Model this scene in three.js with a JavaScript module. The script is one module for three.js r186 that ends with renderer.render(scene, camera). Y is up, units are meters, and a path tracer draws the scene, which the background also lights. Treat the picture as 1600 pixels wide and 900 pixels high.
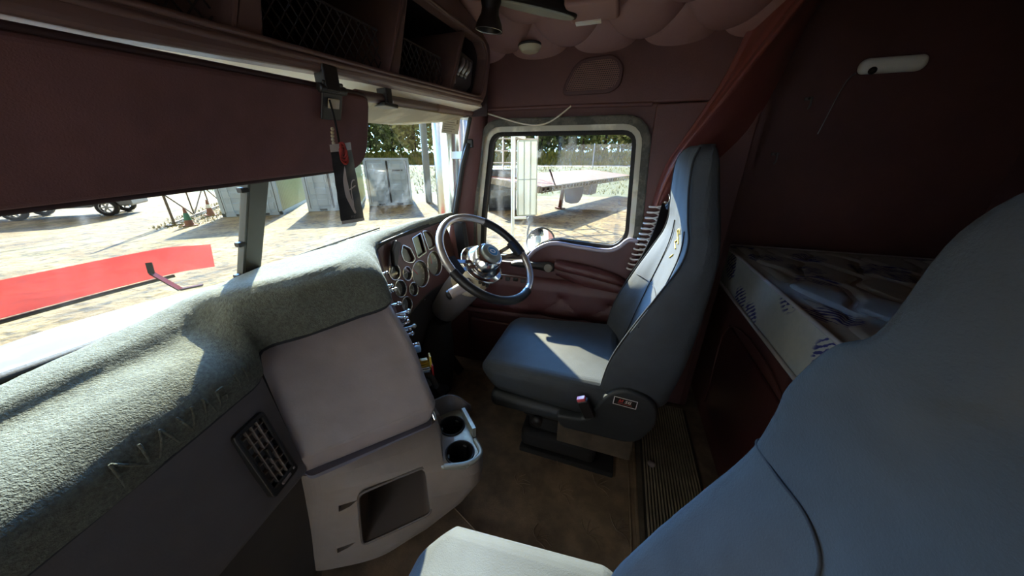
import * as THREE from 'three';
import { RoundedBoxGeometry } from 'three/addons/geometries/RoundedBoxGeometry.js';
import { mergeGeometries, mergeVertices, toCreasedNormals } from 'three/addons/utils/BufferGeometryUtils.js';
import { Sky } from 'three/addons/objects/Sky.js';
import { Brush, Evaluator, SUBTRACTION } from 'three-bvh-csg';

// ---------------------------------------------------------------- camera, sky, sun, exposure
const scene = new THREE.Scene();
const camera = new THREE.PerspectiveCamera(85.13, 1600 / 900, 0.03, 900);   // ultra-wide phone lens
camera.position.set(0, 1.28, 0);                                            // eye above the passenger seat
{
  const pitch = THREE.MathUtils.degToRad(22.4), yaw = THREE.MathUtils.degToRad(19.7);
  camera.lookAt(Math.cos(yaw) * Math.cos(pitch), 1.28 - Math.sin(pitch), -Math.sin(yaw) * Math.cos(pitch));
}
camera.setViewOffset(1600, 900, 15, 0, 1600, 900);
const renderer = new THREE.WebGLRenderer({ antialias: true });
renderer.toneMapping = THREE.LinearToneMapping;
renderer.toneMappingExposure = 3.3;
renderer.shadowMap.enabled = true;

const SUN = new THREE.Vector3(0.672, 0.462, -0.578).normalize();              // low winter sun ahead and to the right of the truck
const sky = new Sky();
sky.scale.setScalar(800);
sky.material.uniforms.turbidity.value = 10;
sky.material.uniforms.rayleigh.value = 0.2;
sky.material.uniforms.mieCoefficient.value = 0.006;
sky.material.uniforms.mieDirectionalG.value = 0.8;
sky.material.uniforms.sunPosition.value.copy(SUN);
sky.name = 'sky';
scene.add(sky);
scene.backgroundIntensity = 0.62;
const sun = new THREE.DirectionalLight(new THREE.Color().setRGB(1, 0.9, 0.64), 8.8);
sun.name = 'sun';
sun.position.copy(SUN).multiplyScalar(60).add(new THREE.Vector3(1, 0, -1));
sun.target.position.set(1, 0, -1);
sun.castShadow = true;
sun.shadow.mapSize.set(4096, 4096);
Object.assign(sun.shadow.camera, { left: -35, right: 35, top: 35, bottom: -35, near: 1, far: 160 });
scene.add(sun, sun.target);

// ---------------------------------------------------------------- helpers
const rng = (s) => () => { s = (s + 0x6d2b79f5) | 0; let t = Math.imul(s ^ (s >>> 15), 1 | s); t = (t + Math.imul(t ^ (t >>> 7), 61 | t)) ^ t; return ((t ^ (t >>> 14)) >>> 0) / 4294967296; };
const V = (x, y, z) => new THREE.Vector3(x, y, z);
const lerp = THREE.MathUtils.lerp, clamp = THREE.MathUtils.clamp, sstep = THREE.MathUtils.smoothstep;
const used = new Map();
function numbered(name) { const n = used.get(name) ?? 0; used.set(name, n + 1); return n ? name + '_' + String(n).padStart(3, '0') : name; }
// texture coordinates in metres, from the plane each face lies nearest to
function metric(g) {
  let q = g.index ? g.toNonIndexed() : g;
  if (!q.attributes.normal) q.computeVertexNormals();
  const p = q.attributes.position, uv = new Float32Array(p.count * 2), a = V(), b = V(), c = V();
  for (let i = 0; i < p.count; i += 3) {
    a.fromBufferAttribute(p, i); b.fromBufferAttribute(p, i + 1).sub(a); c.fromBufferAttribute(p, i + 2).sub(a);
    b.cross(c);
    const x = Math.abs(b.x), y = Math.abs(b.y), z = Math.abs(b.z);
    for (let k = 0; k < 3; k++) {
      const X = p.getX(i + k), Y = p.getY(i + k), Z = p.getZ(i + k), o = (i + k) * 2;
      if (y >= x && y >= z) { uv[o] = X; uv[o + 1] = Z; } else if (x >= z) { uv[o] = Z; uv[o + 1] = Y; } else { uv[o] = X; uv[o + 1] = Y; }
    }
  }
  const r = new THREE.BufferGeometry();
  r.setAttribute('position', p); r.setAttribute('normal', q.attributes.normal); r.setAttribute('uv', new THREE.BufferAttribute(uv, 2));
  return r;
}
const merge = (list) => mergeGeometries(list.map(metric));
const geo = (g) => Array.isArray(g) ? (g.length === 1 ? metric(g[0]) : merge(g)) : metric(g);
function part(name, g, m, parent, extra) {
  const o = new THREE.Mesh(g.userData?.ready ? g : geo(g), m);
  o.name = parent === scene ? numbered(name) : name;
  o.castShadow = o.receiveShadow = true;
  if (extra) Object.assign(o.userData, typeof extra === 'string' ? { label: extra } : extra);
  parent.add(o);
  return o;
}
const things = [];
function thing(name, label, category, group) {
  const o = new THREE.Group(); o.name = numbered(name); o.userData = { label, category };
  if (group) o.userData.group = group;
  scene.add(o); things.push(o);
  return o;
}
function solo(name, label, category, g, m, group) {
  const o = part(name, g, m, scene, { label, category });
  if (group) o.userData.group = group;
  things.push(o);
  return o;
}
function struct(name, g, m) { const o = part(name, g, m, scene, { kind: 'structure' }); things.push(o); return o; }
function structGroup(name) { const o = new THREE.Group(); o.name = name; o.userData.kind = 'structure'; scene.add(o); things.push(o); return o; }
// puts each thing's origin at the middle of its base
function rebase() {
  const b = new THREE.Box3(), c = V();
  for (const o of things) {
    if (o.userData.placed) continue;
    o.updateMatrixWorld(true); b.setFromObject(o); b.getCenter(c); c.y = b.min.y;
    if (o.isMesh) { o.geometry.translate(-c.x, -c.y, -c.z); for (const k of o.children) k.position.sub(c); } else for (const k of o.children) k.position.sub(c);
    o.position.copy(c);
  }
}
function copyThing(o, label, move) {
  const c = o.clone(); c.name = numbered(o.name.replace(/_\d+$/, '')); c.userData = { ...o.userData, label }; scene.add(c); things.push(c);
  move(c); return c;
}
const T = (g, x = 0, y = 0, z = 0) => g.translate(x, y, z);
const box = (w, h, d, x = 0, y = 0, z = 0) => new THREE.BoxGeometry(w, h, d).translate(x, y, z);
const rbox = (w, h, d, r, x = 0, y = 0, z = 0, s = 3) => new RoundedBoxGeometry(w, h, d, s, Math.min(r, w / 2.01, h / 2.01, d / 2.01)).translate(x, y, z);
const P3 = (a) => a.isVector3 ? a : V(a[0], a[1], a[2]);
function tube(pts, r, rad = 8, n = 0, closed = false) {
  const ps = pts.map(P3), curve = ps.length === 2 ? new THREE.LineCurve3(ps[0], ps[1]) : new THREE.CatmullRomCurve3(ps, closed, 'centripetal');
  const g = new THREE.TubeGeometry(curve, n || (ps.length === 2 ? 1 : ps.length * 5), r, rad, closed);
  if (closed) return g;
  const out = [g];
  for (const [at, to] of [[0, -1], [1, 1]]) {
    const e = curve.getPoint(at), t = curve.getTangent(at).multiplyScalar(to);
    out.push(new THREE.SphereGeometry(r * 0.999, rad, 4, 0, Math.PI * 2, 0, Math.PI / 2).scale(1, 0.5, 1).applyQuaternion(new THREE.Quaternion().setFromUnitVectors(V(0, 1, 0), t)).translate(e.x, e.y, e.z));
  }
  return merge(out);
}
// a bar of rectangular section from a to b
function bar(a, b, w, h, up = V(0, 1, 0)) {
  a = P3(a); b = P3(b);
  const z = b.clone().sub(a), L = z.length(); z.normalize();
  const x = V().crossVectors(up, z); if (x.lengthSq() < 1e-6) x.set(1, 0, 0); x.normalize();
  const y = V().crossVectors(z, x);
  return new THREE.BoxGeometry(w, h, L).applyMatrix4(new THREE.Matrix4().makeBasis(x, y, z).setPosition(a.clone().add(b).multiplyScalar(0.5)));
}
const lathe = (pts, n = 24) => new THREE.LatheGeometry(pts.map(([r, y]) => new THREE.Vector2(r, y)), n);
// puts geometry built in x, y, z axes onto an origin with x along u and y along v
function onto(g, o, u, v) {
  const x = P3(u).clone().normalize(), z = V().crossVectors(x, P3(v)).normalize(), y = V().crossVectors(z, x);
  return g.applyMatrix4(new THREE.Matrix4().makeBasis(x, y, z).setPosition(P3(o)));
}
function turn(g, axis, deg) { return g.applyQuaternion(new THREE.Quaternion().setFromAxisAngle(P3(axis).clone().normalize(), deg * Math.PI / 180)); }
const cr = (a, b, c, d, t) => 0.5 * (2 * b + (c - a) * t + (2 * a - 5 * b + 4 * c - d) * t * t + (3 * b - a - 3 * c + d) * t * t * t);
function sampleRow(row, t, closed) {            // row of points -> point at t in 0..1
  const n = row.length, s = closed ? t * n : t * (n - 1), i = Math.min(Math.floor(s), closed ? n - 1 : n - 2), f = s - i;
  const at = (k) => closed ? row[((k % n) + n) % n] : k < 0 ? row[0].map((v, c) => 2 * v - row[1][c]) : k > n - 1 ? row[n - 1].map((v, c) => 2 * v - row[n - 2][c]) : row[k];
  const a = at(i - 1), b = at(i), c = at(i + 1), d = at(i + 2);
  return b.map((_, k) => cr(a[k], b[k], c[k], d[k], f));
}
const sampleLin = (row, t) => { const s = t * (row.length - 1), i = Math.min(Math.floor(s), row.length - 2), f = s - i; return row[i].map((v, k) => lerp(v, row[i + 1][k], f)); };
function gridGeo(nu, nv, f, closeU = false) {     // f(u, v) -> [x, y, z]
  const pos = [], idx = [], W = nu + 1;
  for (let j = 0; j <= nv; j++) for (let i = 0; i <= nu; i++) pos.push(...f(i / nu, j / nv));
  for (let j = 0; j < nv; j++) for (let i = 0; i < nu; i++) { const a = j * W + i; idx.push(a, a + 1, a + W, a + 1, a + W + 1, a + W); }
  const g = new THREE.BufferGeometry();
  g.setAttribute('position', new THREE.Float32BufferAttribute(pos, 3)); g.setIndex(idx);
  if (!closeU) { g.computeVertexNormals(); return g; }
  const m = mergeVertices(g, 1e-6); m.computeVertexNormals(); return m;
}
// surface through a net of points: rows[j][i]
function surf(rows, nu = 24, nv = 24, o = {}) {
  const su = o.lin ? sampleLin : (r, t) => sampleRow(r, t, o.closeU);
  return gridGeo(nu, nv, (u, v) => { const col = rows.map((r) => su(r, u)); const p = o.linV ? sampleLin(col, v) : sampleRow(col, v, false); return o.bump ? o.bump(p, u, v) : p; }, o.closeU);
}
// gives a sheet a thickness along its normals and closes its rim
function thick(g, t) {
  const p = g.attributes.position, n = g.attributes.normal, N = p.count, pos = [], idx = [], src = g.index.array, edges = new Map();
  for (let i = 0; i < N; i++) pos.push(p.getX(i), p.getY(i), p.getZ(i));
  for (let i = 0; i < N; i++) pos.push(p.getX(i) - n.getX(i) * t, p.getY(i) - n.getY(i) * t, p.getZ(i) - n.getZ(i) * t);
  for (let k = 0; k < src.length; k += 3) {
    const [a, b, c] = [src[k], src[k + 1], src[k + 2]];
    idx.push(a, b, c, a + N, c + N, b + N);
    for (const [x, y] of [[a, b], [b, c], [c, a]]) { const r = y + '_' + x; if (edges.has(r)) edges.delete(r); else edges.set(x + '_' + y, [x, y]); }
  }
  for (const [x, y] of edges.values()) idx.push(x, y + N, y, x, x + N, y + N);
  const q = new THREE.BufferGeometry(); q.setAttribute('position', new THREE.Float32BufferAttribute(pos, 3)); q.setIndex(idx);
  return toCreasedNormals(q, 0.9);
}
// closed loft: rings[j] = closed list of points; ends capped
function loft(rings, nu = 32, nv = 24, o = {}) {
  const col = (u) => rings.map((r) => o.linU ? sampleLin([...r, r[0]], u) : sampleRow(r, u, true));
  const at = (u, v) => { const c = col(u); return o.linV ? sampleLin(c, v) : sampleRow(c, v, false); };
  const pos = [], idx = [];
  for (let j = 0; j <= nv; j++) for (let i = 0; i < nu; i++) { const p = at(i / nu, j / nv); pos.push(...(o.bump ? o.bump(p, i / nu, j / nv) : p)); }
  for (let j = 0; j < nv; j++) for (let i = 0; i < nu; i++) { const a = j * nu + i, b = j * nu + (i + 1) % nu; idx.push(a, b, a + nu, b, b + nu, a + nu); }
  for (const j of [0, nv]) {
    const c = [0, 0, 0]; for (let i = 0; i < nu; i++) for (let k = 0; k < 3; k++) c[k] += pos[(j * nu + i) * 3 + k] / nu;
    const at0 = pos.length / 3; pos.push(...c);
    for (let i = 0; i < nu; i++) { const a = j * nu + i, b = j * nu + (i + 1) % nu; j ? idx.push(a, b, at0) : idx.push(b, a, at0); }
  }
  const g = new THREE.BufferGeometry(); g.setAttribute('position', new THREE.Float32BufferAttribute(pos, 3)); g.setIndex(idx);
  return toCreasedNormals(g, o.crease ?? 0.7);
}
function outward(g) {                              // triangles wound so that the solid's outside is out
  const p = g.attributes.position; let v = 0; const a = V(), b = V(), c = V();
  for (let i = 0; i < p.count; i += 3) { a.fromBufferAttribute(p, i); b.fromBufferAttribute(p, i + 1); c.fromBufferAttribute(p, i + 2); v += a.dot(b.cross(c)); }
  if (v < 0) { for (const at of Object.values(g.attributes)) for (let i = 0; i < p.count; i += 3) for (let k = 0; k < at.itemSize; k++) { const t = at.getComponent(i + 1, k); at.setComponent(i + 1, k, at.getComponent(i + 2, k)); at.setComponent(i + 2, k, t); } g.computeVertexNormals(); }
  return g;
}
function poly(pts, r = 0, seg = 5) {              // closed outline with rounded corners, as 2-D points
  const out = [], n = pts.length;
  for (let i = 0; i < n; i++) {
    const p = new THREE.Vector2(...pts[i]), a = new THREE.Vector2(...pts[(i + n - 1) % n]), b = new THREE.Vector2(...pts[(i + 1) % n]);
    const R = pts[i][2] ?? r, da = a.clone().sub(p), db = b.clone().sub(p), q = Math.min(R, da.length() * 0.49, db.length() * 0.49);
    if (q < 1e-5) { out.push(p); continue; }
    const s = p.clone().add(da.setLength(q)), e = p.clone().add(db.setLength(q));
    for (let k = 0; k <= seg; k++) { const t = k / seg; out.push(new THREE.Vector2((1 - t) ** 2 * s.x + 2 * t * (1 - t) * p.x + t * t * e.x, (1 - t) ** 2 * s.y + 2 * t * (1 - t) * p.y + t * t * e.y)); }
  }
  return out;
}
function offset(pts, d) {                          // outline moved outwards by d
  const n = pts.length, area = THREE.ShapeUtils.area(pts), s = area > 0 ? 1 : -1;
  return pts.map((p, i) => {
    const a = pts[(i + n - 1) % n], b = pts[(i + 1) % n], t = b.clone().sub(a).normalize();
    return new THREE.Vector2(p.x + t.y * d * s, p.y - t.x * d * s);
  });
}
function slab(outline, depth, o = {}) {            // extruded outline (x, y) with holes; depth along z from 0
  const sh = new THREE.Shape(outline);
  for (const h of o.holes ?? []) sh.holes.push(new THREE.Path(h));
  const b = o.bevel ?? 0;
  return new THREE.ExtrudeGeometry(sh, { depth: Math.max(1e-4, depth - 2 * b), bevelEnabled: b > 0, bevelThickness: b, bevelSize: b, bevelOffset: -b, bevelSegments: o.seg ?? 2, curveSegments: 8 }).translate(0, 0, b);
}
// outline given as (z, y), extruded from x0 towards +x
function sideSlab(outline, x0, depth, o) {
  const g = slab(outline, depth, o).applyMatrix4(new THREE.Matrix4().set(0, 0, 1, x0, 0, 1, 0, 0, 1, 0, 0, 0, 0, 0, 0, 1));
  for (const at of [g.attributes.position, g.attributes.normal]) for (let k = 0; k < at.count; k += 3) { const x = at.getX(k + 1), y = at.getY(k + 1), z = at.getZ(k + 1); at.setXYZ(k + 1, at.getX(k + 2), at.getY(k + 2), at.getZ(k + 2)); at.setXYZ(k + 2, x, y, z); }
  return g;
}

// ---------------------------------------------------------------- procedural textures
function lattice(seed, n) { const r = rng(seed), a = new Float32Array(n * n); for (let i = 0; i < a.length; i++) a[i] = r(); return (x, y) => { const X = Math.floor(x), Y = Math.floor(y), fx = x - X, fy = y - Y, u = fx * fx * (3 - 2 * fx), v = fy * fy * (3 - 2 * fy), w = (i, j) => a[(((j % n) + n) % n) * n + (((i % n) + n) % n)]; return lerp(lerp(w(X, Y), w(X + 1, Y), u), lerp(w(X, Y + 1), w(X + 1, Y + 1), u), v); }; }
function fbm(seed, base, oct = 4, gain = 0.5) { const L = []; for (let k = 0; k < oct; k++) L.push(lattice(seed + k * 17, base << k)); return (u, v) => { let s = 0, a = 1, t = 0; for (let k = 0; k < oct; k++) { const n = base << k; s += a * L[k](u * n, v * n); t += a; a *= gain; } return s / t; }; }
function cells(seed, n) { const r = rng(seed), pt = []; for (let i = 0; i < n * n; i++) pt.push([r(), r()]); return (u, v) => { const x = u * n, y = v * n, X = Math.floor(x), Y = Math.floor(y); let d1 = 9, d2 = 9; for (let j = -1; j <= 1; j++) for (let i = -1; i <= 1; i++) { const q = pt[((((Y + j) % n) + n) % n) * n + ((((X + i) % n) + n) % n)], dx = X + i + q[0] - x, dy = Y + j + q[1] - y, d = dx * dx + dy * dy; if (d < d1) { d2 = d1; d1 = d; } else if (d < d2) d2 = d; } return [Math.sqrt(d1), Math.sqrt(d2)]; }; }
function tex(size, metres, f, srgb = false) {      // f(u, v) -> grey 0..1 or [r, g, b]
  const d = new Uint8Array(size * size * 4);
  for (let y = 0; y < size; y++) for (let x = 0; x < size; x++) { const c = f(x / size, y / size), o = (y * size + x) * 4; for (let k = 0; k < 3; k++) d[o + k] = clamp((c.length ? c[k] : c) * 255, 0, 255); d[o + 3] = 255; }
  const t = new THREE.DataTexture(d, size, size);
  t.wrapS = t.wrapT = THREE.RepeatWrapping; t.magFilter = THREE.LinearFilter; t.minFilter = THREE.LinearMipmapLinearFilter; t.generateMipmaps = true;
  if (srgb) t.colorSpace = THREE.SRGBColorSpace;
  t.repeat.set(1 / metres, 1 / metres); t.needsUpdate = true;
  return t;
}
function rescale(t, metres) { const c = t.clone(); c.repeat.set(1 / metres, 1 / metres); return c; }
const hexRGB = (h) => { const c = new THREE.Color(h); const s = c.clone().convertLinearToSRGB(); return [s.r, s.g, s.b]; };
const mixc = (a, b, t) => a.map((v, k) => lerp(v, b[k], t));
const TX = {};
{
  const c = cells(3, 64), f = fbm(5, 32, 3), big = fbm(9, 4, 4);
  TX.leather = tex(512, 0.16, (u, v) => { const [a, b] = c(u, v); return clamp((b - a) * 1.6, 0, 1) * 0.6 + 0.4 * f(u, v); });
  TX.grain = tex(512, 0.10, (u, v) => f(u, v) * 0.6 + 0.4 * fbm2(u, v));
  function fbm2(u, v) { return 0.5 + 0.5 * Math.sin(u * 804.2 + 9 * f(v, u)) * Math.sin(v * 804.2 + 9 * f(u, v)); }
  TX.worn = tex(512, 0.9, (u, v) => { const k = 0.9 + 0.2 * (big(u, v) - 0.5) + 0.06 * (f(u, v) - 0.5); return [k, k, k]; }, true);
  const pile = fbm(21, 64, 3, 0.7), clump = fbm(33, 16, 4, 0.6);
  TX.pile = tex(1024, 0.16, (u, v) => 0.75 * pile(u, v) + 0.25 * clump(u, v));
  const fleck = fbm(57, 40, 3, 0.6);
  TX.pileColor = tex(1024, 0.19, (u, v) => { const k = 0.8 + 0.3 * (fleck(u, v) - 0.5); return [k * 0.93, k * 0.96, k * 0.9]; }, true);
  TX.weave = tex(512, 0.05, (u, v) => 0.65 * f(u, v) + 0.35 * f(v, u));
  TX.cloth = tex(512, 0.8, (u, v) => { const k = 0.92 + 0.3 * (big(u, v) - 0.5) + 0.1 * (f(u, v) - 0.5); return [k, k, k]; }, true);
  const e = fbm(41, 8, 6, 0.6), e2 = fbm(43, 4, 3), e3 = fbm(47, 64, 2);
  TX.dirt = tex(1024, 9, (u, v) => { const t = e(u, v), s = e2(u, v), r = e(v, u * 0.5 + 0.3), rutShade = Math.max(0, Math.sin((v + 0.03 * s + 0.01 * t) * 56.55)) ** 5 * 0.3 * sstep(e2(v * 0.5, u * 2 % 1), 0.42, 0.62); const a = mixc([0.95, 0.87, 0.66], [0.74, 0.64, 0.44], sstep(t, 0.4, 0.66)), b = mixc(a, [0.66, 0.64, 0.38], 0.6 * sstep(r, 0.55, 0.72)); const k = 1 - rutShade - 0.35 * sstep(e3(u, v), 0.55, 0.8); return b.map((q) => q * k); }, true);  // dark lines: the shade in the ruts is put into the dirt colour
  TX.dirtBump = tex(512, 2.4, (u, v) => e(u, v));
  TX.grass = tex(512, 3, (u, v) => { const t = e(u, v), k = 0.75 + 0.5 * (e3(u, v) - 0.3); return mixc([0.62, 0.66, 0.25], [0.83, 0.78, 0.4], sstep(t, 0.35, 0.65)).map((q) => q * k); }, true);
  TX.rubber = tex(512, 0.5, (u, v) => { const k = 0.75 + 0.5 * (e(u, v) - 0.4); return [k, k * 0.97, k * 0.92]; }, true);
  TX.dusty = tex(512, 1.1, (u, v) => { const t = sstep(e(u, v), 0.42, 0.7), k = 0.85 + 0.3 * t; return [k, k * 0.98, k * 0.93]; }, true);
  // worn grey door seal, blotched where the finish has come off
  TX.weather = tex(512, 0.4, (u, v) => { const t = sstep(e(u, v), 0.47, 0.58), k = 0.9 + 0.2 * (e3(u, v) - 0.5); return mixc([0.44, 0.43, 0.39], [0.34, 0.34, 0.31], t).map((q) => q * k); }, true);
  // woven mattress ticking: pale ground with scattered blue brush-stroke motifs
  const q = cells(77, 4), w = fbm(81, 8, 4), st = fbm(83, 64, 2);
  TX.ticking = tex(1024, 0.8, (u, v) => { const d = q(u + 0.05 * (w(u, v) - 0.5), v + 0.05 * (w(v, u) - 0.5)), strokes = sstep(Math.sin((u * 0.8 + v) * 260 + 6 * w(u, v)) + 3 * (st((u * 0.6) % 1, v) - 0.5), -0.1, 0.2), on = sstep(0.34 - d[0], 0, 0.1) * strokes, gy = sstep(w(v, u), 0.5, 0.75) * 0.14; const base = mixc([0.8, 0.82, 0.8], [0.58, 0.65, 0.65], gy + 0.18 * st(u, v)); return mixc(base, [0.17, 0.19, 0.5], on * 0.9); }, true);
  TX.holes = tex(256, 0.04, (u, v) => { const n = 10, y = v * n, x = u * n + (Math.floor(y) % 2) * 0.5, fx = x - Math.floor(x) - 0.5, fy = y - Math.floor(y) - 0.5; return sstep(Math.hypot(fx, fy), 0.25, 0.36); });
  TX.bark = tex(256, 1.2, (u, v) => { const k = 0.7 + 0.6 * (e(u * 1, v * 0.25) - 0.4); return [k, k * 0.95, k * 0.9]; }, true);
  TX.glassDirt = tex(512, 0.7, (u, v) => { const s = sstep(e(u * 1, (v * 0.13) % 1), 0.5, 0.85) * 0.5 + 0.5 * sstep(e(u, v), 0.6, 0.8); return s; });
  TX.timber = tex(512, 1.5, (u, v) => { const k = 0.8 + 0.4 * (e((u * 8) % 1, v) - 0.3); return [k, k * 0.96, k * 0.9]; }, true);
}
const std = (o) => new THREE.MeshStandardMaterial({ side: THREE.DoubleSide, ...o });
const phys = (o) => new THREE.MeshPhysicalMaterial({ side: THREE.DoubleSide, ...o });
const M = {
  vinyl: std({ color: '#694340', roughness: 0.5, map: TX.worn, bumpMap: TX.leather, bumpScale: 0.0006 }),
  vinylTuft: std({ color: '#93706c', roughness: 0.48, bumpMap: TX.leather, bumpScale: 0.0005 }),
  vinylDoor: std({ color: '#552f30', roughness: 0.42, map: TX.worn, bumpMap: TX.leather, bumpScale: 0.0005 }),
  visorCloth: std({ color: '#6f4b4a', roughness: 0.85, bumpMap: TX.weave, bumpScale: 0.0004, map: TX.cloth }),
  curtain: phys({ color: '#76403a', roughness: 0.42, bumpMap: TX.leather, bumpScale: 0.0004 }),
  taupe: std({ color: '#a39693', roughness: 0.5, map: TX.worn, bumpMap: TX.grain, bumpScale: 0.0003 }),
  taupeDark: std({ color: '#6b6563', roughness: 0.6, map: TX.worn, bumpMap: TX.grain, bumpScale: 0.0003 }),
  consoleBrown: std({ color: '#8f8278', roughness: 0.55, map: TX.worn, bumpMap: TX.grain, bumpScale: 0.0003 }),
  headerPlastic: std({ color: '#7a5f5a', roughness: 0.45, map: TX.worn, bumpMap: TX.grain, bumpScale: 0.0003 }),
  cream: std({ color: '#c1b7a1', roughness: 0.6, map: TX.dusty, bumpMap: TX.grain, bumpScale: 0.0002 }),
  headerCream: std({ color: '#efe7d3', roughness: 0.6, bumpMap: TX.grain, bumpScale: 0.0002 }),
  black: std({ color: '#1b1a1b', roughness: 0.45 }),
  blackMatt: std({ color: '#191818', roughness: 0.85 }),
  rubber: std({ color: '#222120', roughness: 0.7, bumpMap: TX.grain, bumpScale: 0.0005 }),
  carpet: std({ color: '#84837d', roughness: 1, map: TX.pileColor, bumpMap: TX.pile, bumpScale: 0.0022 }),
  carpetHem: std({ color: '#2d2f33', roughness: 1, bumpMap: TX.weave, bumpScale: 0.001 }),
  burlWood: std({ color: '#71514d', roughness: 0.35, map: TX.worn }),
  chrome: std({ color: '#e6e6e6', roughness: 0.12, metalness: 1 }),
  steel: std({ color: '#b9bcbc', roughness: 0.35, metalness: 0.9 }),
  silver: std({ color: '#a9afad', roughness: 0.4, metalness: 0.35, map: TX.dusty }),
  dialFace: std({ color: '#a3a79d', roughness: 0.6 }),  // pale grey carries the reflections in the glass over darker faces
  dialGlass: phys({ color: '#ffffff', roughness: 0.05, transmission: 1, thickness: 0 }),
  lcd: std({ color: '#c6d8c2', roughness: 0.25 }),
  seat: std({ color: '#3a3f43', roughness: 0.8, map: TX.cloth, bumpMap: TX.weave, bumpScale: 0.0005 }),
  seatPlastic: std({ color: '#2a2e30', roughness: 0.5, bumpMap: TX.grain, bumpScale: 0.0003 }),
  thread: std({ color: '#23262b', roughness: 0.9 }),
  floorRubber: std({ color: '#9f8a73', roughness: 0.62, map: TX.rubber, bumpMap: TX.grain, bumpScale: 0.0008 }),
  floorDark: std({ color: '#8f8072', roughness: 0.75, map: TX.rubber, bumpMap: TX.grain, bumpScale: 0.0008 }),
  ribRubber: std({ color: '#b9b19e', roughness: 0.42, map: TX.rubber }),
  seal: std({ color: '#ffffff', roughness: 0.8, map: TX.weather, bumpMap: TX.grain, bumpScale: 0.0008 }),
  frameCream: std({ color: '#d8d6c8', roughness: 0.45, map: TX.dusty }),
  pane: phys({ color: '#f4fbf8', roughness: 0.02, transmission: 1, thickness: 0, ior: 1.5 }),
  ticking: std({ color: '#f2f3f0', roughness: 0.85, map: TX.ticking, bumpMap: TX.weave, bumpScale: 0.0004 }),
  piping: std({ color: '#b9bbbb', roughness: 0.7 }),
  yellow: std({ color: '#d8b53a', roughness: 0.4 }), red: std({ color: '#b3292a', roughness: 0.4 }), orange: std({ color: '#e28a22', roughness: 0.5 }),
  paleBlue: std({ color: '#8fb4d6', roughness: 0.35 }), white: std({ color: '#e9e7df', roughness: 0.45 }),
  cord: std({ color: '#d9d2bd', roughness: 0.6 }),
};
const fmtLabel = (w, h, draw, px = 512) => {       // flat print
  const c = document.createElement('canvas'); c.width = px; c.height = Math.round(px * h / w);
  const x = c.getContext('2d'); draw(x, c.width, c.height);
  const t = new THREE.CanvasTexture(c); t.colorSpace = THREE.SRGBColorSpace;
  return std({ map: t, roughness: 0.5 });
};
function sticker(w, h, o, u, v) { const g = new THREE.PlaneGeometry(w, h); const r = onto(g.toNonIndexed(), o, u, v); r.userData.ready = true; return r; }

// ---------------------------------------------------------------- the yard outside
const GY = -1.25;
const dirS = [0.971, -0.24], dirT = [0.24, 0.971];
const gNoise = fbm(101, 6, 4);
function groundY(x, z) {
  const s = x * dirS[0] + z * dirS[1];
  return GY + 1.5 * sstep(s, 27, 47) + 1.9 * sstep(s, 59, 69) + 0.05 * (gNoise(x / 40, z / 40) - 0.5) * sstep(Math.hypot(x, z), 6, 10);
}
const strip = (s0, s1, t0, t1, nu, nv, lift = 0) => gridGeo(nu, nv, (u, v) => { const s = lerp(s0, s1, u), t = lerp(t0, t1, v), x = s * dirS[0] + t * dirT[0], z = s * dirS[1] + t * dirT[1]; return [x, groundY(x, z) + lift, z]; });
M.dirt = std({ color: '#82796a', roughness: 1, map: TX.dirt, bumpMap: TX.dirtBump, bumpScale: 0.07 });
M.grass = std({ color: '#646d38', roughness: 1, map: TX.grass, bumpMap: TX.dirtBump, bumpScale: 0.08 });
M.roadTar = std({ color: '#6a675f', roughness: 0.9, map: rescale(TX.rubber, 4) });
struct('ground', strip(-70, 24, -110, 60, 100, 160), M.dirt);
struct('ground', strip(24, 46.5, -110, 60, 40, 60), M.grass);
struct('road', strip(46.5, 57.5, -110, 60, 12, 60), M.roadTar);
struct('ground', strip(57.5, 170, -140, 110, 40, 60), M.grass);
// grass tufts: nobody could count the blades
function grassTufts(name, label, n, seed, pick, hMin, hMax, colors) {
  const r = rng(seed), blades = [];
  for (let k = 0; k < 7; k++) { const a = r() * 6.28, d = 0.12 * r(), l = 0.6 + 0.4 * r(), b = 0.35 * (r() - 0.3); blades.push(new THREE.BufferGeometry().setAttribute('position', new THREE.Float32BufferAttribute([Math.cos(a) * d - 0.03, 0, Math.sin(a) * d, Math.cos(a) * d + 0.03, 0, Math.sin(a) * d + 0.02, Math.cos(a) * (d + b), l, Math.sin(a) * (d + b)], 3))); blades[k].computeVertexNormals(); blades[k].setAttribute('uv', new THREE.Float32BufferAttribute([0, 0, 1, 0, 0, 1], 2)); }
  const im = new THREE.InstancedMesh(mergeGeometries(blades), std({ color: '#ffffff', roughness: 1 }), n), m = new THREE.Matrix4(), q = new THREE.Quaternion(), c = new THREE.Color();
  for (let k = 0; k < n; k++) { const [x, z] = pick(r), h = lerp(hMin, hMax, r() * r()); q.setFromAxisAngle(V(0, 1, 0), r() * 6.28); m.compose(V(x, groundY(x, z) - 0.02, z), q, V(h * (1 + r()), h, h * (1 + r()))); im.setMatrixAt(k, m); im.setColorAt(k, c.set(colors[Math.floor(r() * colors.length)])); }
  im.name = name; im.userData = { label, category: 'grass', kind: 'stuff' }; im.castShadow = im.receiveShadow = true; scene.add(im);
}
const onStrip = (s0, s1, t0, t1) => (r) => { const s = lerp(s0, s1, r()), t = lerp(t0, t1, r()); return [s * dirS[0] + t * dirT[0], s * dirS[1] + t * dirT[1]]; };
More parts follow.
